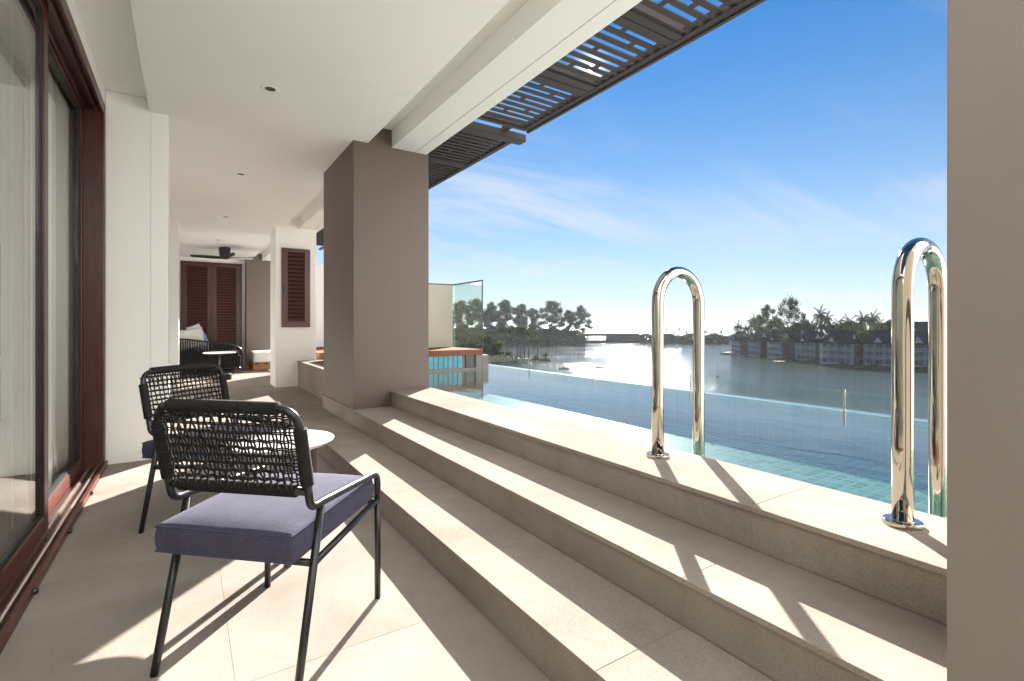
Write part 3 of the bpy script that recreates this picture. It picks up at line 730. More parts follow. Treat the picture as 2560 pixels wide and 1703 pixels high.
# marble table
tx, ty = .385, 2.615
tb = thing('side_table', 'round white marble side table between the two rope armchairs', 'side table', (tx, ty, 0))
MB().lathe([(.195, .506), (.213, .509), (.233, .523), (.237, .528), (.235, .530)], (tx, ty), 64).build('table_top', 'marble', tb, bevel=.0008)
for a in (-92, 28, 148):
    a = radians(a); ex, ey = cos(a), sin(a)
    MB().tube([(tx+ex*.197, ty+ey*.197, 0), (tx+ex*.178, ty+ey*.178, .505)], [.017, .019], 14).build('leg', 'table_leg', tb, smooth=False)
MB().lathe([(.183, .494), (.188, .4955), (.188, .505), (.183, .5055)], (tx, ty), 40).build('top_ring', 'table_leg', tb)

# ------------------------------------------------------------------ sofa end of the terrace
so = thing('rope_sofa', 'black rope sofa with wooden legs at the far end of the terrace', 'sofa', (.45, 13.5, 0))
sx0, sx1, sy0, sy1 = -.20, 1.05, 12.70, 14.45
def side_top(x): return .80-.20*max(0, (x-sx0)/(sx1-sx0))**1.3
def arm(y, nm):
    pts = [(sx0, y, .13), (sx0, y, .80)]+[(x, y, side_top(x)) for x in (.0, .25, .5, .75, .92)]+[(1.03, y, .55), (1.05, y, .45), (1.05, y, .13)]
    MB().tube(fillet(pts, [0, .05]+[.03]*5+[.06, .06, 0], 3), .018, 8, False).tube([(sx0, y, .13), (sx1, y, .13)], .018, 8).build('arm_frame', 'black_metal', so, smooth=True)
    n = 40; first = None
    for i in range(n):
        x = sx0+.025+(sx1-sx0-.05)*i/(n-1); t = side_top(x)-.0 if x < .93 else .60-.5*(x-.93)
        MB().tube([(x, y-.012*(1 if i % 2 else -1), .13), (x+.004*sin(i*3), y-.016*(1 if i % 2 else -1), .4), (x, y, t)], .0105, 6).build('rope_strand', 'rope', so)
arm(sy0, 'near'); arm(sy1, 'far')
MB().box(sx0+.04, sx1-.03, sy0+.05, sy1-.05, .15, .40).build('seat_base', 'black_rubber', so, bevel=.02)
MB().box(sx0-.02, sx0+.03, sy0, sy1, .13, .80).build('back_panel', 'rope', so, bevel=.02)
MB().box(sx0+.05, sx1-.06, sy0+.06, sy1-.06, .402, .50).build('seat_cushion', 'dark_cloth', so, bevel=.03, seg=4)
for x in (.02, .93):
    for y in (sy0+.08, sy1-.08): MB().tube([(x, y, 0), (x, y, .14)], [.018, .03], 10).build('leg', 'leg_wood', so)
def pillow(name, mat, label, loc, w, h, t, rx, rz, roll=0):
    mb = MB(); n = 12; vs = []
    for sgn in (-1, 1):
        for i in range(n+1):
            for j in range(n+1):
                a, b = i/n*2-1, j/n*2-1
                k = max(0, (1-a**2))**.5*max(0, (1-b**2))**.5
                cx = 1-.10*(1-b*b)*abs(a)**3*0; px = a*w/2*(1-.07*(1-abs(b))**1*(abs(a) > .99)); pz = b*h/2*(1-.07*(1-abs(a))*(abs(b) > .99))
                vs.append((px, sgn*t/2*k**.8, pz))
    q = (n+1)**2; fs = []
    for i in range(n):
        for j in range(n):
            a = i*(n+1)+j; fs += [(a, a+1, a+n+2, a+n+1), (q+a, q+a+n+1, q+a+n+2, q+a+1)]
    R = Matrix.Translation(loc) @ Matrix.Rotation(rz, 4, 'Z') @ Matrix.Rotation(rx, 4, 'X') @ Matrix.Rotation(roll, 4, 'Y')
    mb.add([R @ Vector(v) for v in vs], fs)
    o = solo(mb, name, mat, label, 'pillow', smooth=True)
    import bmesh
    b = bmesh.new(); b.from_mesh(o.data); bmesh.ops.remove_doubles(b, verts=b.verts, dist=.0005); b.to_mesh(o.data); b.free()
    return o
pillow('pillow', 'pillow_white', 'large cream white pillow at the front of the rope sofa', (.04, 12.98, .78), .60, .46, .20, radians(-12), radians(12), radians(-9))
pillow('pillow', 'pillow_white', 'smaller white pillow standing behind the cream one on the rope sofa', (.19, 13.55, .84), .46, .52, .16, radians(-14), radians(52), radians(-14))
pillow('pillow', 'pillow_blue', 'blue and white patterned pillow leaning at the right of the sofa pillows', (.27, 13.2, .70), .42, .40, .15, radians(-16), radians(50))
sxt, syt = .545, 11.45
t2 = thing('drinks_table', 'small round pedestal table with white top in front of the rope sofa', 'side table', (sxt, syt, 0))
MB().lathe([(.26, .527), (.285, .532), (.287, .548), (.283, .55)], (sxt, syt), 48).build('table_top', 'marble', t2)
MB().tube([(sxt, syt, .12), (sxt, syt, .527)], .021, 14).build('stem', 'dark_metal', t2, smooth=True)
MB().lathe([(.165, 0), (.17, .005), (.17, .115), (.165, .12)], (sxt+.04, syt), 40).build('base', 'dark_metal', t2, bevel=.003)
db = thing('daybed', 'low daybed with white mattress on an orange timber base, beyond the pier', 'daybed', (2.1, 13.8, 0))
MB().box(1.32, 2.9, 13.3, 14.25, .02, .185).build('base', 'orange_wood', db, bevel=.004)
for k in range(8): MB().box(1.36+.2*k, 1.44+.2*k, 13.285, 13.2995, .15, .186).build('cleat', 'knob_black', db)
MB().box(1.33, 2.89, 13.31, 14.24, .1855, .445).build('mattress', 'mattress', db, bevel=.035, seg=4)
# ------------------------------------------------------------------ lake, sea, shores
ZW = -14.0
def sheet(name, mat, pts, z, kind='structure'):
    return MB().add([(x, y, z) for x, y in pts], [tuple(range(len(pts)))]).build(name, mat, kind=kind)
def dq(d0, d1, k):
    a, b, c, e = FW*d0-RT*k*d0-RT*400, FW*d0+RT*k*d0+RT*400, FW*d1+RT*k*d1+RT*400, FW*d1-RT*k*d1-RT*400
    return [(v.x, v.y) for v in (a, b, c, e)]
sheet('lake_water', 'lake_water_m', dq(9, 470, 1.4), ZW)
sheet('sea_water', 'sea_water_m', dq(470.01, 4300, 1.4), ZW)
def land(name, mat, pts, h, slope=2.5, label=None):
    """raised ground with sloping banks"""
    n = len(pts); cx = sum(p[0] for p in pts)/n; cyy = sum(p[1] for p in pts)/n
    inn = []
    for i, p in enumerate(pts):
        a, b = Vector(pts[i-1]), Vector(pts[(i+1) % n]); d = (b-a).normalized(); nrm = Vector((-d.y, d.x))
        inn.append((p[0]+nrm.x*slope, p[1]+nrm.y*slope))
    mb = MB(); mb.add([(x, y, ZW-.6) for x, y in pts]+[(x, y, ZW+h) for x, y in inn],
                      [tuple(range(n, 2*n))]+[(i, (i+1) % n, n+(i+1) % n, n+i) for i in range(n)])
    return mb.build(name, mat, kind='structure')
def P2(*l): return [(spot(u, d).x, spot(u, d).y) for u, d in l]
# polygons run anticlockwise seen from above
land('far_shore', 'bank_earth', P2((300, 398), (900, 402), (1240, 404), (1400, 408), (1480, 430), (1600, 432), (1700, 425), (1815, 415), (1900, 412), (2100, 470), (1900, 500), (1500, 495), (900, 500), (300, 500)), 1.6)
land('spit', 'bank_earth', P2((500, 150), (1100, 172), (1215, 190), (1300, 199), (1352, 203), (1380, 206), (1376, 211), (1340, 216), (1290, 226), (1200, 240), (1050, 262), (700, 300), (400, 300)), .8, 1.2)
pen = P2((1797, 264), (1830, 256), (1870, 242), (1925, 222), (1985, 203), (2060, 186), (2120, 178), (2200, 171), (2300, 164), (2450, 157), (2700, 150), (2900, 150), (2900, 330), (2400, 345), (2080, 352), (1930, 350), (1868, 320), (1828, 285))
land('peninsula', 'grass', pen, .75, 1.2)
GZ = ZW+.75

# ------------------------------------------------------------------ lakeside houses
def make_house(label):
    r = thing('lake_house', label, 'house', group='grey and pink houses in a row along the lake')
    w, d, vd = 11.6, 9.5, 1.9           # width, depth, veranda depth; the front faces -Y
    H1, H2, H3 = 2.75, 5.45, 7.7
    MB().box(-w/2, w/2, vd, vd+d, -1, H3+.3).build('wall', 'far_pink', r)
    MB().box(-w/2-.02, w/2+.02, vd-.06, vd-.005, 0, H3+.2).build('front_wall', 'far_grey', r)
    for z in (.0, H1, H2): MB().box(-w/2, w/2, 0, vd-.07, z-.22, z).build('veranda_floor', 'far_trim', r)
    p0 = None
    for x in (-5.7, -5.0, -2.9, .0, 2.9, 5.0, 5.7):
        if p0 is None: p0 = MB().box(x-.11, x+.11, .02, .24, -1, H3).build('post', 'far_trim', r); xp = x
        else: copy_at(p0, (x-xp, 0, 0), r)
    for z in (H1, H2):
        MB().box(-w/2+.1, w/2-.1, .25, .32, z+.82, z+.93).build('handrail', 'far_trim', r)
        m = MB()
        for k in range(44): x = -w/2+.2+k*(w-.4)/43; m.box(x-.035, x+.035, .265, .305, z, z+.82)
        m.build('balusters', 'far_trim', r)
    MB().box(-w/2+.1, w/2-.1, .25, .34, 0, .55).build('parapet', 'far_trim', r)
    for fl_ in (0, H1, H2):
        for x, ww in ((-4.2, 1.7), (-1.4, 2.0), (1.5, 2.0), (4.2, 1.7)):
            hh = 2.05
            f = MB().box(x-ww/2-.1, x+ww/2+.1, vd-.12, vd-.061, fl_+.05, fl_+hh+.1).build('window', 'far_timber' if fl_ == H2 else 'far_trim', r)
            MB().box(x-ww/2, x-.05, vd-.135, vd-.121, fl_+.12, fl_+hh).build('pane', 'far_glass', f)
            MB().box(x+.05, x+ww/2, vd-.135, vd-.121, fl_+.12, fl_+hh).build('pane', 'far_glass', f)
    for z in (.9, H1+.9, H2+.6):
        f = MB().box(w/2+.001, w/2+.06, vd+2.5, vd+4.1, z, z+1.3).build('window', 'far_trim', r)
        MB().box(w/2+.061, w/2+.07, vd+2.62, vd+3.98, z+.1, z+1.2).build('pane', 'far_glass', f)
    # main roof: steep, ridge along X, gables at the ends; skirt roofs at both sides; dormer in front
    ye0, ye1, yr, zr, ze = -.5, vd+d+.6, vd+d*.42, 12.4, H3
    xa, xb = -w/2+2.4, w/2-.6
    def roof_slab(a, b, c, e, t=.18):
        a, b, c, e = map(Vector, (a, b, c, e)); n = (b-a).cross(e-a).normalized()*t
        return [a, b, c, e, a+n, b+n, c+n, e+n], [(3, 2, 1, 0), (4, 5, 6, 7), (0, 1, 5, 4), (1, 2, 6, 5), (2, 3, 7, 6), (3, 0, 4, 7)]
    m = MB(); m.add(*roof_slab((xa, ye0+1.2, ze+1.0), (xb, ye0+1.2, ze+1.0), (xb, yr, zr), (xa, yr, zr))); m.add(*roof_slab((xb, ye1-.8, ze+.9), (xa, ye1-.8, ze+.9), (xa, yr, zr), (xb, yr, zr)))
    ro = m.build('roof', 'far_roof', r)
    for x in (xa+.5, xb-.5):
        MB().prism([(ye0+1.9, ze+.3), (ye1-1.4, ze+.3), (yr, zr-.35)], x-.1, x+.1, lambda a, b, c: (c, a, b)).build('gable', 'far_trim', ro)
    m = MB()
    m.add(*roof_slab((-w/2-.7, ye0, ze-.1), (w/2+.7, ye0, ze-.1), (w/2-.4, ye0+2.6, ze+1.75), (-w/2+.4, ye0+2.6, ze+1.75)))
    m.add(*roof_slab((w/2+.7, ye0, ze-.1), (w/2+.7, ye1, ze-.1), (w/2-1.6, ye1-1.5, ze+1.75), (w/2-.4, ye0+2.6, ze+1.75)))
    m.add(*roof_slab((-w/2-.7, ye1, ze-.1), (-w/2-.7, ye0, ze-.1), (-w/2+.4, ye0+2.6, ze+1.75), (-w/2+1.6, ye1-1.5, ze+1.75)))
    m.build('skirt_roof', 'far_roof', r)
    xd = -1.6
    MB().prism([(xd-1.25, ze+.6), (xd+1.25, ze+.6), (xd, ze+2.5)], ye0+.55, ye0+.75, lambda a, b, c: (a, c, b)).build('dormer_front', 'far_trim', r)
    m = MB()
    m.add(*roof_slab((xd-1.6, ye0+.3, ze+.35), (xd, ye0+.3, ze+2.75), (xd, yr-.4, ze+2.75), (xd-1.6, yr-1.6, ze+.35), -.14))
    m.add(*roof_slab((xd, ye0+.3, ze+2.75), (xd+1.6, ye0+.3, ze+.35), (xd+1.6, yr-1.6, ze+.35), (xd, yr-.4, ze+2.75), -.14))
    m.build('dormer_roof', 'far_roof', r)
    return r
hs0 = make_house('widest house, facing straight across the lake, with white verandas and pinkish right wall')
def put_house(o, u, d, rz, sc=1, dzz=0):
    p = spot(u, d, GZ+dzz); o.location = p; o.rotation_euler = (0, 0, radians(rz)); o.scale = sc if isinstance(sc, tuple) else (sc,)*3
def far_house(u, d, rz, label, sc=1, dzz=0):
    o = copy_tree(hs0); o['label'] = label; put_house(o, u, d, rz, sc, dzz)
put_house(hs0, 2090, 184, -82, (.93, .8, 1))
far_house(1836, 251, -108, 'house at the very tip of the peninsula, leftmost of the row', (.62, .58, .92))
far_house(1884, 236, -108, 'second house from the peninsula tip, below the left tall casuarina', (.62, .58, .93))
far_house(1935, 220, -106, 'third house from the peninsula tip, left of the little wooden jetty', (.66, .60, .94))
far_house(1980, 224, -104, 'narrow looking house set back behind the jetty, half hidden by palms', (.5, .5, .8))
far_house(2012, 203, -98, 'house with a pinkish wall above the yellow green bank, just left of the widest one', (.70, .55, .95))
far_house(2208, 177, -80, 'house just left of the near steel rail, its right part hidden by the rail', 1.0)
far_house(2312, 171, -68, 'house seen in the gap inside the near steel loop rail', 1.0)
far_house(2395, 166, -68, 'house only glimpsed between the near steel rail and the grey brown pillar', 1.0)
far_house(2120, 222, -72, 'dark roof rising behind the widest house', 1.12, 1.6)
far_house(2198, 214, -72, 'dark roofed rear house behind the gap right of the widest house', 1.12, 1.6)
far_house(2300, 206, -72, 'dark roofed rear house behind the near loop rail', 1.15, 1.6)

# ------------------------------------------------------------------ trees
def rot_leaf(mb, c, s, rnd, flat=.0):
    a = Vector((rnd.gauss(0, 1), rnd.gauss(0, 1), rnd.gauss(0, 1))).normalized(); b = a.orthogonal().normalized()
    q = Matrix.Rotation(rnd.uniform(0, 6.28), 3, a); b = q @ b; e = a.cross(b)
    w = s*rnd.uniform(.3, .55); h = s*rnd.uniform(.7, 1.2)
    k = len(mb.v); c = Vector(c)
    mb.v += [tuple(c-b*w), tuple(c+e*h*.3-b*w*.2), tuple(c+b*w), tuple(c-e*h)]; mb.f.append((k, k+1, k+2, k+3))
def tree(seed, h, w, leaf, mat, n, trunk_r, base=.25, clumps=14, airy=.5, spread=1.22):
    """trunk, limbs and a crown of leaf clumps; returns the two builders"""
    rnd = random.Random(seed); T = MB(); L = MB()
    bend = rnd.uniform(-.05, .05)*h
    tp = [(bend*t*t, .3*bend*t, h*.93*t) for t in [i/7 for i in range(8)]]
    T.tube(tp, [trunk_r*(1-.85*i/7) for i in range(8)], 7)
    for k in range(clumps):
        t = base+(1-base)*((k+.5)/clumps)**.85; a = k*2.4+rnd.uniform(-.5, .5)
        prof = sin(pi*min(1, .18+.82*(t-base)/(1-base)))**.6
        R = w*.5*prof*(rnd.uniform(.6, 1.0) if k % 3 else rnd.uniform(.05, .5))*spread
        z = h*t; c = Vector((bend*t*t+cos(a)*R, .3*bend*t+sin(a)*R, z+rnd.uniform(-.02, .05)*h))
        st_ = Vector((bend*(t*.8)**2, 0, z*.86)); T.tube([st_, (st_+c)/2+Vector((0, 0, .02*h)), c], [trunk_r*.38*(1.1-t), trunk_r*.22, .03], 5)
        rx = w*rnd.uniform(.11, .20)*(1.1-.3*t); rz_ = h*rnd.uniform(.045, .085)
        for q in range(n//clumps):
            v = Vector((rnd.gauss(0, .5), rnd.gauss(0, .5), rnd.gauss(0, .5)))
            if v.length > 1.25: continue
            rot_leaf(L, c+Vector((v.x*rx, v.y*rx, v.z*rz_)), leaf*(1.25-airy*v.length*.5), rnd)
    return T, L
PROT = {}
def put_tree(kind, name, label, cat, group, u, d, z, rz=0, sc=1.0, sz=None):
    o = PROT[kind]
    if o.get('used'):
        o = copy_tree(o)
        if 'used' in o: del o['used']
    else: o['used'] = 1
    o.name = name; meta(o, label, cat, group); o.location = spot(u, d, z); o.rotation_euler = (0, 0, rz); o.scale = (sc, sc, sz or sc)
    return o
def proto_tree(kind, *a, lm='leaf_casuarina'):
    r = bpy.data.objects.new('tree', None); COL.objects.link(r)
    T, L = tree(*a); T.build('trunk', 'trunk_bark', r); L.build('crown', lm, r); PROT[kind] = r
#            seed  h  w  leaf mat n trunk
proto_tree('cas0', 1, 30, 20, .80, 0, 8600, .42, .06, 46)
proto_tree('cas1', 2, 31, 22, .80, 0, 9200, .45, .06, 48)
proto_tree('cas2', 3, 28, 17, .80, 0, 7200, .40, .06, 42)
proto_tree('air0', 4, 15, 9.0, .42, 0, 3600, .20, .22, 36)
proto_tree('air1', 5, 19, 10.5, .44, 0, 4200, .24, .26, 40)
proto_tree('bush0', 6, 7, 8, .75, 0, 1800, .18, .12, 16, .5, 1.1, lm='leaf_green')
proto_tree('bush1', 7, 6, 8, .70, 0, 1700, .16, .10, 16, .5, 1.1, lm='leaf_dark')
proto_tree('shrub', 8, 2.2, 2.6, .42, 0, 420, .06, .10, 9, .5, 1.0, lm='leaf_green')
proto_tree('shrubr', 9, 2.0, 2.2, .42, 0, 340, .06, .10, 9, .5, 1.0, lm='leaf_red')
def palm_proto(kind, seed, h, fr, nf=19, lean=.06, lm='leaf_palm'):
    rnd = random.Random(seed); r = bpy.data.objects.new('palm', None); COL.objects.link(r)
    top = Vector((lean*h*1.5, lean*h*.5, h)); T = MB()
    T.tube([(top.x*t**2, top.y*t**2, h*t) for t in (0, .25, .5, .75, 1)], [.26, .19, .16, .14, .13], 8); T.build('trunk', 'trunk_bark', r)
    L = MB()
    for k in range(nf):
        a = k*2.399+rnd.uniform(-.25, .25); el = radians(78-118*(k/nf)**.85+rnd.uniform(-9, 9)); ln = fr*rnd.uniform(.82, 1.08)
        d = Vector((cos(a), sin(a), 0)); p = top.copy(); n = 9; pts = [p.copy()]; e = el
        for i in range(n):
            p = p+(d*cos(e)+Vector((0, 0, sin(e))))*(ln/n); pts.append(p.copy()); e -= radians(7.5+8*cos(el))*(.6+.8*i/n)
        sd_ = d.cross(Vector((0, 0, 1)))
        for i in range(1, n+1):
            t = i/n; ll = ln*.30*(sin(pi*min(1, t*.9+.1))**.7)*.85; q = pts[i]; tang = (pts[i]-pts[i-1]).normalized()
            for s_ in (-1, 1):
                for hh in (0, .5):
                    b0 = pts[i-1].lerp(q, hh); tip = b0+sd_*s_*ll*.62+tang*ll*.5-Vector((0, 0, ll*.55)); ww = tang*(ln/n*.26)
                    kk = len(L.v); L.v += [tuple(b0-ww), tuple(b0+ww), tuple(tip)]; L.f.append((kk, kk+1, kk+2))
        L.tube(pts, [.05*(1-.8*i/n) for i in range(n+1)], 3)
    L.build('crown', lm, r); PROT[kind] = r
palm_proto('palm0', 1, 12, 4.4, 24); palm_proto('palm1', 2, 11, 4.2, 22, -.05); palm_proto('palm2', 3, 7, 4.0, 20, .08); palm_proto('palm3', 4, 2.4, 2.8, 16, .10)

ZS = ZW+1.5
G1 = 'tall casuarinas on the far left shore'
for kind, u, d, sc, rz, lab in (('cas0', 1112, 408, 1.0, 1.7, 'casuarina on the far shore partly behind the cream wall'),
        ('cas2', 1150, 412, 1.16, 2.1, 'leftmost casuarina seen through the green glass screen'),
        ('cas1', 1190, 409, 1.09, .8, 'right casuarina seen through the green glass screen'),
        ('cas0', 1226, 414, 1.02, 3.3, 'casuarina just right of the glass screen edge'),
        ('cas1', 1262, 410, 1.06, 4.4, 'broad dense casuarina second from the glass screen'),
        ('cas2', 1306, 411, 1.06, .4, 'pointed casuarina in the middle of the left tree row'),
        ('cas2', 1331, 415, .95, 4.0, 'lower casuarina right of the pointed one in the left tree row'),
        ('cas1', 1381, 409, 1.04, 2.6, 'open airy casuarina with sky showing through, second from the right end'),
        ('cas2', 1424, 412, .90, 5.2, 'slim casuarina near the right end of the left tree row'),
        ('cas0', 1449, 410, .93, 2.9, 'dark casuarina ending the left tree row, beside the open sea')):
    put_tree(kind, 'casuarina_tree', lab, 'tree', G1, u, d, ZS-.4, rz, sc)
# hedge mass under the casuarinas: one dense belt nobody could count
rnd = random.Random(21); mb = MB()
for i in range(13000):
    u = rnd.uniform(1040, 1462); d = rnd.uniform(399, 408); hmax = 14*(1 if u < 1400 else max(.45, 1-(u-1400)/115))
    rot_leaf(mb, spot(u, d, ZS-1.5+hmax*(.88+.12*sin(u*.19)*sin(u*.053))*rnd.random()**.65), 1.9, rnd)
mb.build('hedge', 'leaf_dark', kind='stuff')
rnd = random.Random(22); mb = MB()
for i in range(7000):
    u = rnd.uniform(1600, 1900); d = rnd.uniform(412, 424); rot_leaf(mb, spot(u, d, ZS-1.5+(7.0+1.2*sin(u*.11))*rnd.random()**.65), 1.5, rnd)
mb.build('hedge', 'leaf_dark', kind='stuff')
# nearer spit on the left with palms
G2 = 'coconut palms on the near left spit'
ZP_ = ZW+.6
for kind, u, d, sc, rz, lab in (('palm0', 1250, 226, 1.02, .2, 'leftmost coconut palm of the group on the spit'), ('palm1', 1268, 222, 1.15, 1.3, 'second coconut palm on the spit, thick crowned'),
        ('palm1', 1294, 224, 1.12, 2.9, 'palm in the middle pair on the spit, left of the two'), ('palm0', 1300, 220, 1.06, 4.2, 'palm in the middle pair on the spit, right of the two'),
        ('palm0', 1312, 216, 1.06, 2.2, 'leaning palm left of the right pair on the spit'), ('palm1', 1322, 212, 1.02, 5.9, 'leaning palm right of the right pair on the spit'),
        ('palm2', 1345, 207, 1.12, 1.1, 'mid height palm near the spit end with golden hanging fronds'), ('palm3', 1363, 204, 1.0, .5, 'smallest palm at the very end of the spit')):
    put_tree(kind, 'coconut_palm', lab, 'palm', G2, u, d, ZP_, rz, sc)
for kind, u, d, sc, rz, lab in (('bush0', 1216, 176, 1.55, .3, 'bright green leafy tree beside the glass screen edge'), ('bush1', 1238, 182, 1.25, 2.0, 'dark bush right of the bright green tree by the glass screen'),
        ('bush1', 1188, 180, 1.6, 4.0, 'dark green tree behind the lower glass screen'), ('bush0', 1158, 178, 1.5, 1.0, 'green tree low behind the glass screen, to the left'),
        ('bush1', 1246, 200, .5, 1.5, 'low dark bush under the leftmost spit palm')):
    put_tree(kind, 'leafy_tree', lab, 'tree', 'leafy trees on the near left spit', u, d, ZP_-.3, rz, sc)
for kind, u, d, sc, lab in (('shrubr', 1262, 208, .9, 'reddish shrub between the two left palms on the spit'), ('shrub', 1279, 206, .9, 'green shrub right of the second palm on the spit'),
        ('shrubr', 1304, 205, .7, 'reddish shrub at the foot of the middle palm pair'), ('shrub', 1291, 204, .8, 'round green shrub left of the middle palm pair'),
        ('shrub', 1338, 203, .95, 'yellow green shrub left of the mid height palm'), ('shrubr', 1349, 202, .6, 'small shrub at the foot of the mid height palm')):
    put_tree(kind, 'shrub', lab, 'shrub', 'shrubs along the spit', u, d, ZP_-.1, u*.7, sc)
rnd = random.Random(31); mb = MB()
for i in range(6500):
    u = rnd.uniform(1130, 1372); f = rnd.random(); near = 176+(u-1130)*.128; d = near+f*max(1.5, (1385-u)*.13)
    rot_leaf(mb, spot(u, d, ZW+.3+(1.5 if u < 1290 else .9)*rnd.random()**1.2), .5, rnd)
mb.build('spit_plants', 'leaf_dark', kind='stuff')
# peninsula trees
G3 = 'coconut palms behind the lake houses'
for kind, u, d, topv, rz, lab in (('palm0', 1846, 262, 806, .4, 'lone palm over the house at the peninsula tip'), ('palm1', 1875, 270, 797, 2, 'left of two palms right of the tip palm'), ('palm0', 1887, 275, 792, 3.3, 'thin palm right beside the left casuarina on the peninsula'),
        ('palm1', 1941, 240, 793, 5.1, 'palm standing between the two tall casuarinas'), ('palm2', 1966, 226, 812, 1.0, 'low bushy palm behind the roofs under the tallest casuarina'), ('palm0', 1958, 246, 800, 2.4, 'palm crown against the trunk of the tallest casuarina'),
        ('palm0', 2012, 226, 800, 1.8, 'left palm of the cluster above the pink walled house'), ('palm0', 2050, 214, 772, .1, 'tallest palm of the peninsula, above the widest house'), ('palm1', 2046, 209, 803, 2.2, 'lower palm directly beneath the tallest one'),
        ('palm1', 2071, 216, 784, 4.0, 'palm right of the tallest one, slightly lower'), ('palm2', 2094, 208, 797, 5.5, 'small palm with wind bent fronds above the widest house'), ('palm0', 2126, 204, 793, 2.7, 'single palm against the sky left of the pair'),
        ('palm1', 2151, 201, 784, .9, 'left palm of the pair left of the near rail'), ('palm0', 2173, 200, 783, 4.6, 'right palm of the pair left of the near rail, widest crown'), ('palm1', 2200, 202, 803, 3.6, 'palm right of the pair, close to the near rail'),
        ('palm2', 1966, 213, 838, .7, 'palm standing in front of the houses, by the jetty'), ('palm2', 1908, 233, 846, 3.0, 'short palm in front of the second house from the peninsula tip'),
        ('palm1', 1862, 262, 812, 1.1, 'palm over the roofs between the tip palm and the left pair'), ('palm0', 1903, 250, 810, 2.3, 'palm rising over the second house roof'), ('palm1', 1926, 240, 804, 4.1, 'palm over the roof of the third house'),
        ('palm0', 1992, 228, 806, .9, 'palm right of the tallest casuarina, above the set back house'), ('palm1', 2030, 216, 806, 3.9, 'palm just left of the tallest palm'), ('palm0', 2084, 210, 806, 2.0, 'palm over the left part of the widest roof'),
        ('palm1', 2110, 212, 806, 5.0, 'palm over the right part of the widest roof'), ('palm0', 2140, 208, 804, 1.5, 'palm at the left foot of the pair left of the near rail')):
    o = put_tree(kind, 'coconut_palm', lab, 'palm', G3, u, d, GZ, rz)
    h0 = {'palm0': 12+1.9, 'palm1': 11+1.8, 'palm2': 7+1.8}[kind]; z = CAM_H+(814-topv)/1245*d-GZ; s_ = z/h0
    o.scale = (min(1.05, max(.8, s_)),)*2+(s_,)
for kind, u, d, topv, rz, lab in (('air0', 1918, 256, 766, .4, 'left tall airy casuarina on the peninsula'), ('air1', 1978, 240, 748, 2.6, 'tallest airy casuarina of the peninsula, with a leaning top'), ('air0', 1898, 262, 790, 3.1, 'smaller airy tree left of the left casuarina')):
    o = put_tree(kind, 'casuarina_tree', lab, 'tree', 'tall airy casuarinas behind the lake houses', u, d, GZ, rz)
    h0 = {'air0': 15.3, 'air1': 19.4}[kind]; z = CAM_H+(814-topv)/1245*d-GZ; o.scale = (1.15*min(1, z/h0), 1.15*min(1, z/h0), z/h0)
for kind, u, d, topv, rz, lab in (('bush1', 1905, 250, 822, 1, 'dark tree behind the second peninsula house'), ('bush1', 1932, 242, 826, 2, 'dark tree behind the third peninsula house'), ('bush1', 1970, 236, 822, 3, 'dark tree at the foot of the tallest casuarina'),
        ('bush1', 1998, 228, 812, 4, 'dense dark tree between the tallest casuarina and the palm cluster'), ('bush1', 2022, 222, 808, 5, 'dense dark tree left of the tallest palm'), ('bush1', 2075, 214, 816, .6, 'dark tree right of the tallest palm'),
        ('bush0', 2150, 192, 832, 1.6, 'yellow green tree right of the widest house'), ('bush0', 2184, 196, 826, 2.6, 'sunlit tree above the house left of the near rail'), ('bush1', 2158, 186, 862, 3.6, 'dark bush between the widest house and its right neighbour'),
        ('bush0', 2222, 200, 804, 4.1, 'tree top just left of the near rail'), ('bush1', 2292, 186, 842, 2.9, 'dark tree seen inside the near loop rail'), ('bush1', 1866, 250, 880, 0, 'bush at the waterline of the peninsula tip')):
    o = put_tree(kind, 'leafy_tree', lab, 'tree', 'leafy trees among the lake houses', u, d, GZ, rz)
    h0 = {'bush0': 7.2, 'bush1': 6.2}[kind]; z = max(2.2, CAM_H+(814-topv)/1245*d-GZ); o.scale = (min(1.1, z/h0*.8), min(1.1, z/h0*.8), z/h0)
# low shrubs along the peninsula bank
rnd = random.Random(5); mb = MB()
edge = [(1830, 258), (1870, 244), (1925, 224), (1985, 205), (2060, 188), (2120, 180), (2200, 173), (2300, 166), (2420, 160)]
for i in range(5200):
    k = rnd.randrange(len(edge)-1); t = rnd.random(); u = edge[k][0]*(1-t)+edge[k+1][0]*t; d = edge[k][1]*(1-t)+edge[k+1][1]*t+rnd.uniform(-.4, 2.2)
    hh = .5+.5*sin(u*.09)+.5*sin(u*.031+1); rot_leaf(mb, spot(u, d, GZ+max(.25, hh)*rnd.random()**1.4-.1), .36, rnd)
mb.build('bank_plants', 'leaf_green', kind='stuff')

# ------------------------------------------------------------------ beach buildings, skyline palms
bb = thing('beach_pavilion', 'long low dark roofed pavilion on the beach strip, right of the left trees', 'pavilion', spot(1530, 436, ZS))
def face(u0, u1, d0, d1, z0, z1, nm, mat, par, **k):
    a, b, c, e = spot(u0, d0), spot(u1, d0), spot(u1*d0/d1+1280*(1-d0/d1), d1), spot(u0*d0/d1+1280*(1-d0/d1), d1)
    return MB().prism([(v.x, v.y) for v in (a, b, c, e)], z0, z1).build(nm, mat, par, **k)
z834, z840, z850 = CAM_H-20/1245*436, CAM_H-27/1245*436, CAM_H-38/1245*436
face(1462, 1600, 436, 452, z840, z834, 'roof', 'sand_roof', bb, bevel=.3)
face(1520, 1600, 438, 450, ZS-1, z840-.01, 'wall', 'sand_roof', bb)
face(1466, 1519, 440, 450, z850-.9, z850, 'lower_roof', 'sand_roof', bb)
for u in (1468, 1478, 1488, 1498, 1508, 1518): face(u, u+1.2, 438, 438.6, ZS-1, z840-.01, 'post', 'far_timber', bb)
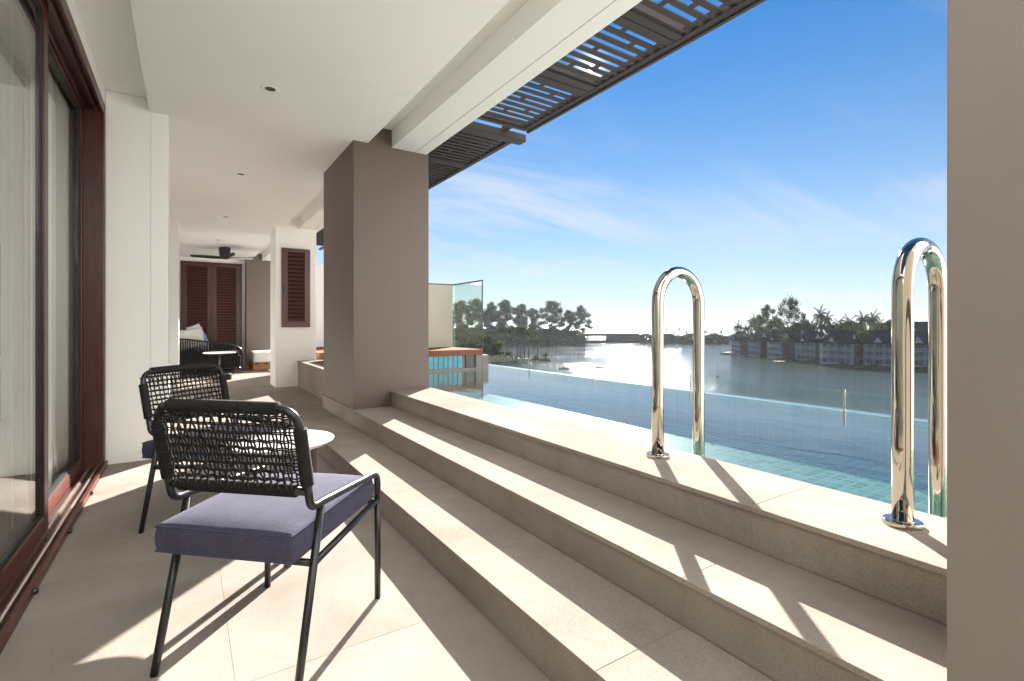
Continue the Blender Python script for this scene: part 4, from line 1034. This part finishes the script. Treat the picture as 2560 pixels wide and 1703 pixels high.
for k, (u, w_, v, lab) in enumerate(((1694, 30, 838, 'left pale canopy among the beach palms'), (1728, 26, 839, 'middle pale canopy, small, on the beach strip'), (1776, 34, 838, 'right pale canopy near the peninsula tip'))):
    d = 430; wv = w_/1245*d; z1 = CAM_H-(v-814)/1245*d; t = thing('canopy', lab, 'canopy', spot(u, d, ZS), -YAW, 'pale canopies on the beach')
    c = spot(u, d)
    mb = MB(); rr = [(-wv/2, -3), (wv/2, -3), (wv/2, 3), (-wv/2, 3)]
    pts = [c+RT*a+FW*b for a, b in rr]
    mb.add([(p.x, p.y, z1-1.3) for p in pts]+[(c.x, c.y, z1+.5)]+[(p.x, p.y, z1-1.55) for p in pts], [(0, 1, 4), (1, 2, 4), (2, 3, 4), (3, 0, 4), (8, 7, 6, 5), (0, 5, 6, 1), (1, 6, 7, 2), (2, 7, 8, 3), (3, 8, 5, 0)])
    mb.build('canvas', 'canvas', t)
    for p in pts: MB().tube([(p.x, p.y, ZS-1), (p.x, p.y, z1-1.56)], .12, 6).build('pole', 'far_timber', t)
nth = ('first', 'second', 'third', 'fourth', 'fifth', 'sixth', 'seventh', 'eighth', 'ninth', 'tenth', 'eleventh', 'twelfth', 'thirteenth', 'fourteenth', 'fifteenth')
for k, (u, tv) in enumerate(((1489, 824), (1520, 817), (1527, 818), (1548, 821), (1555, 820), (1580, 825), (1592, 817), (1602, 819), (1620, 822), (1668, 820), (1684, 826), (1700, 818), (1716, 826), (1766, 826), (1802, 824))):
    o = put_tree(('palm2', 'palm1', 'palm2', 'palm0')[k % 4], 'beach_palm', f'tiny beach palm against the sea, {nth[k]} from the left trees', 'palm', 'tiny palms on the beach skyline', u, 456, z840-3, k*1.3)
    hh = {'palm0': 13.9, 'palm1': 12.8, 'palm2': 8.8}[('palm2', 'palm1', 'palm2', 'palm0')[k % 4]]; z = CAM_H+(814-tv)/1245*456-(z840-3); o.scale = (.62, .62, z/hh)

# ------------------------------------------------------------------ small things on the water
jt = thing('jetty', 'small wooden jetty in front of the third lake house', 'jetty', spot(1953, 202, ZW))
face(1941, 1966, 200.5, 204, ZW+.45, ZW+.62, 'deck', 'far_timber', jt)
for u in (1943, 1953, 1964): face(u-.6, u+.6, 200.6, 200.9, ZW-1, ZW+1.15, 'post', 'far_timber', jt)
face(1941, 1966, 200.62, 200.7, ZW+1.05, ZW+1.15, 'handrail', 'far_timber', jt)
def hull(root, u, d, L, w, rz, mat):
    c = spot(u, d, ZW); T = Matrix.Translation(c) @ Matrix.Rotation(rz, 4, 'Z'); n = 10; mb = MB(); vs = []
    for i in range(n+1):
        t = i/n*2-1; b = w/2*max(.02, (1-abs(t)**2.4)); s_ = .18*abs(t)**3
        for q, z in ((-b, .34+s_), (-b*.75, .0), (0, -.08+s_*.6), (b*.75, 0), (b, .34+s_), (0, .26+s_)): vs.append(T @ Vector((t*L/2, q, z)))
    fs = [(i*6+k, i*6+(k+1) % 6, (i+1)*6+(k+1) % 6, (i+1)*6+k) for i in range(n) for k in range(6)]
    mb.add(vs, fs); return mb.build('hull', mat, root)
bt = thing('skiff', 'thin pale skiff moored at the bank of the peninsula tip', 'boat', spot(1854, 246, ZW)); hull(bt, 1854, 244.5, 4.6, 1.2, -YAW, 'canvas')
for u, d, l1, l2 in ((1498, 176, 'kayak on the glittering lake, right of the other kayak', 'person sitting in the right kayak on the glitter, dark against the light'),
                     (1409, 172, 'kayak on the glittering lake near the pool edge, left of the other', 'person sitting in the left kayak, dark against the light')):
    k = thing('kayak', l1, 'kayak', spot(u, d, ZW), group='kayaks on the lake'); hull(k, u, d, 3.6, .75, -YAW, 'pergola_metal')
    MB().tube([tuple(spot(u, d, ZW+.55)-RT*1.05), tuple(spot(u, d, ZW+.62)), tuple(spot(u, d, ZW+.8)+RT*1.05)], .03, 6).build('paddle', 'far_timber', k)
    c = spot(u, d, ZW+.30); mb = MB()
    mb.lathe([(.16, c.z), (.20, c.z+.08), (.17, c.z+.25), (.23, c.z+.48), (.20, c.z+.55), (.07, c.z+.60), (.07, c.z+.64), (.105, c.z+.70), (.12, c.z+.78), (.10, c.z+.87), (.03, c.z+.91)], (c.x, c.y), 12)
    for s_ in (-1, 1): mb.tube([tuple(c+Vector((0, 0, .5))+RT*.2*s_), tuple(c+Vector((0, 0, .28))+RT*.34*s_-FW*.12), tuple(c+Vector((0, 0, .33))+RT*.42*s_-FW*.32)], [.06, .05, .04], 8).tube([tuple(c+Vector((0, 0, .05))+RT*.1*s_), tuple(c+Vector((0, 0, .16))+RT*(.5*s_)), tuple(c+Vector((0, 0, .03))+RT*.85*s_)], [.09, .075, .05], 8)
    solo(mb, 'person', 'dark_cloth', l2, 'person', smooth=True)
c = spot(1794, 145, ZW); bu = thing('buoy', 'small pink buoy floating on the dark water left of the houses', 'buoy', c)
MB().lathe([(.04, ZW-.1), (.26, ZW-.02), (.34, ZW+.14), (.26, ZW+.32), (.10, ZW+.42), (.05, ZW+.52)], (c.x, c.y), 16).build('float', 'pink_plastic', bu, smooth=True)
for k in list(PROT.values()):
    if 'used' in k: del k['used']

# ------------------------------------------------------------------ air
m, g, out = new_mat('air'); vp = g.n('ShaderNodeVolumePrincipled'); vp.inputs['Density'].default_value = .00008; vp.inputs['Color'].default_value = (.90, .95, 1, 1); vp.inputs['Anisotropy'].default_value = .3
g.l(vp.outputs[0], out.inputs['Volume'])
MB().box(-9500, 9500, -9500, 9500, ZW-1.2, 26).build('haze', 'air', kind='stuff')
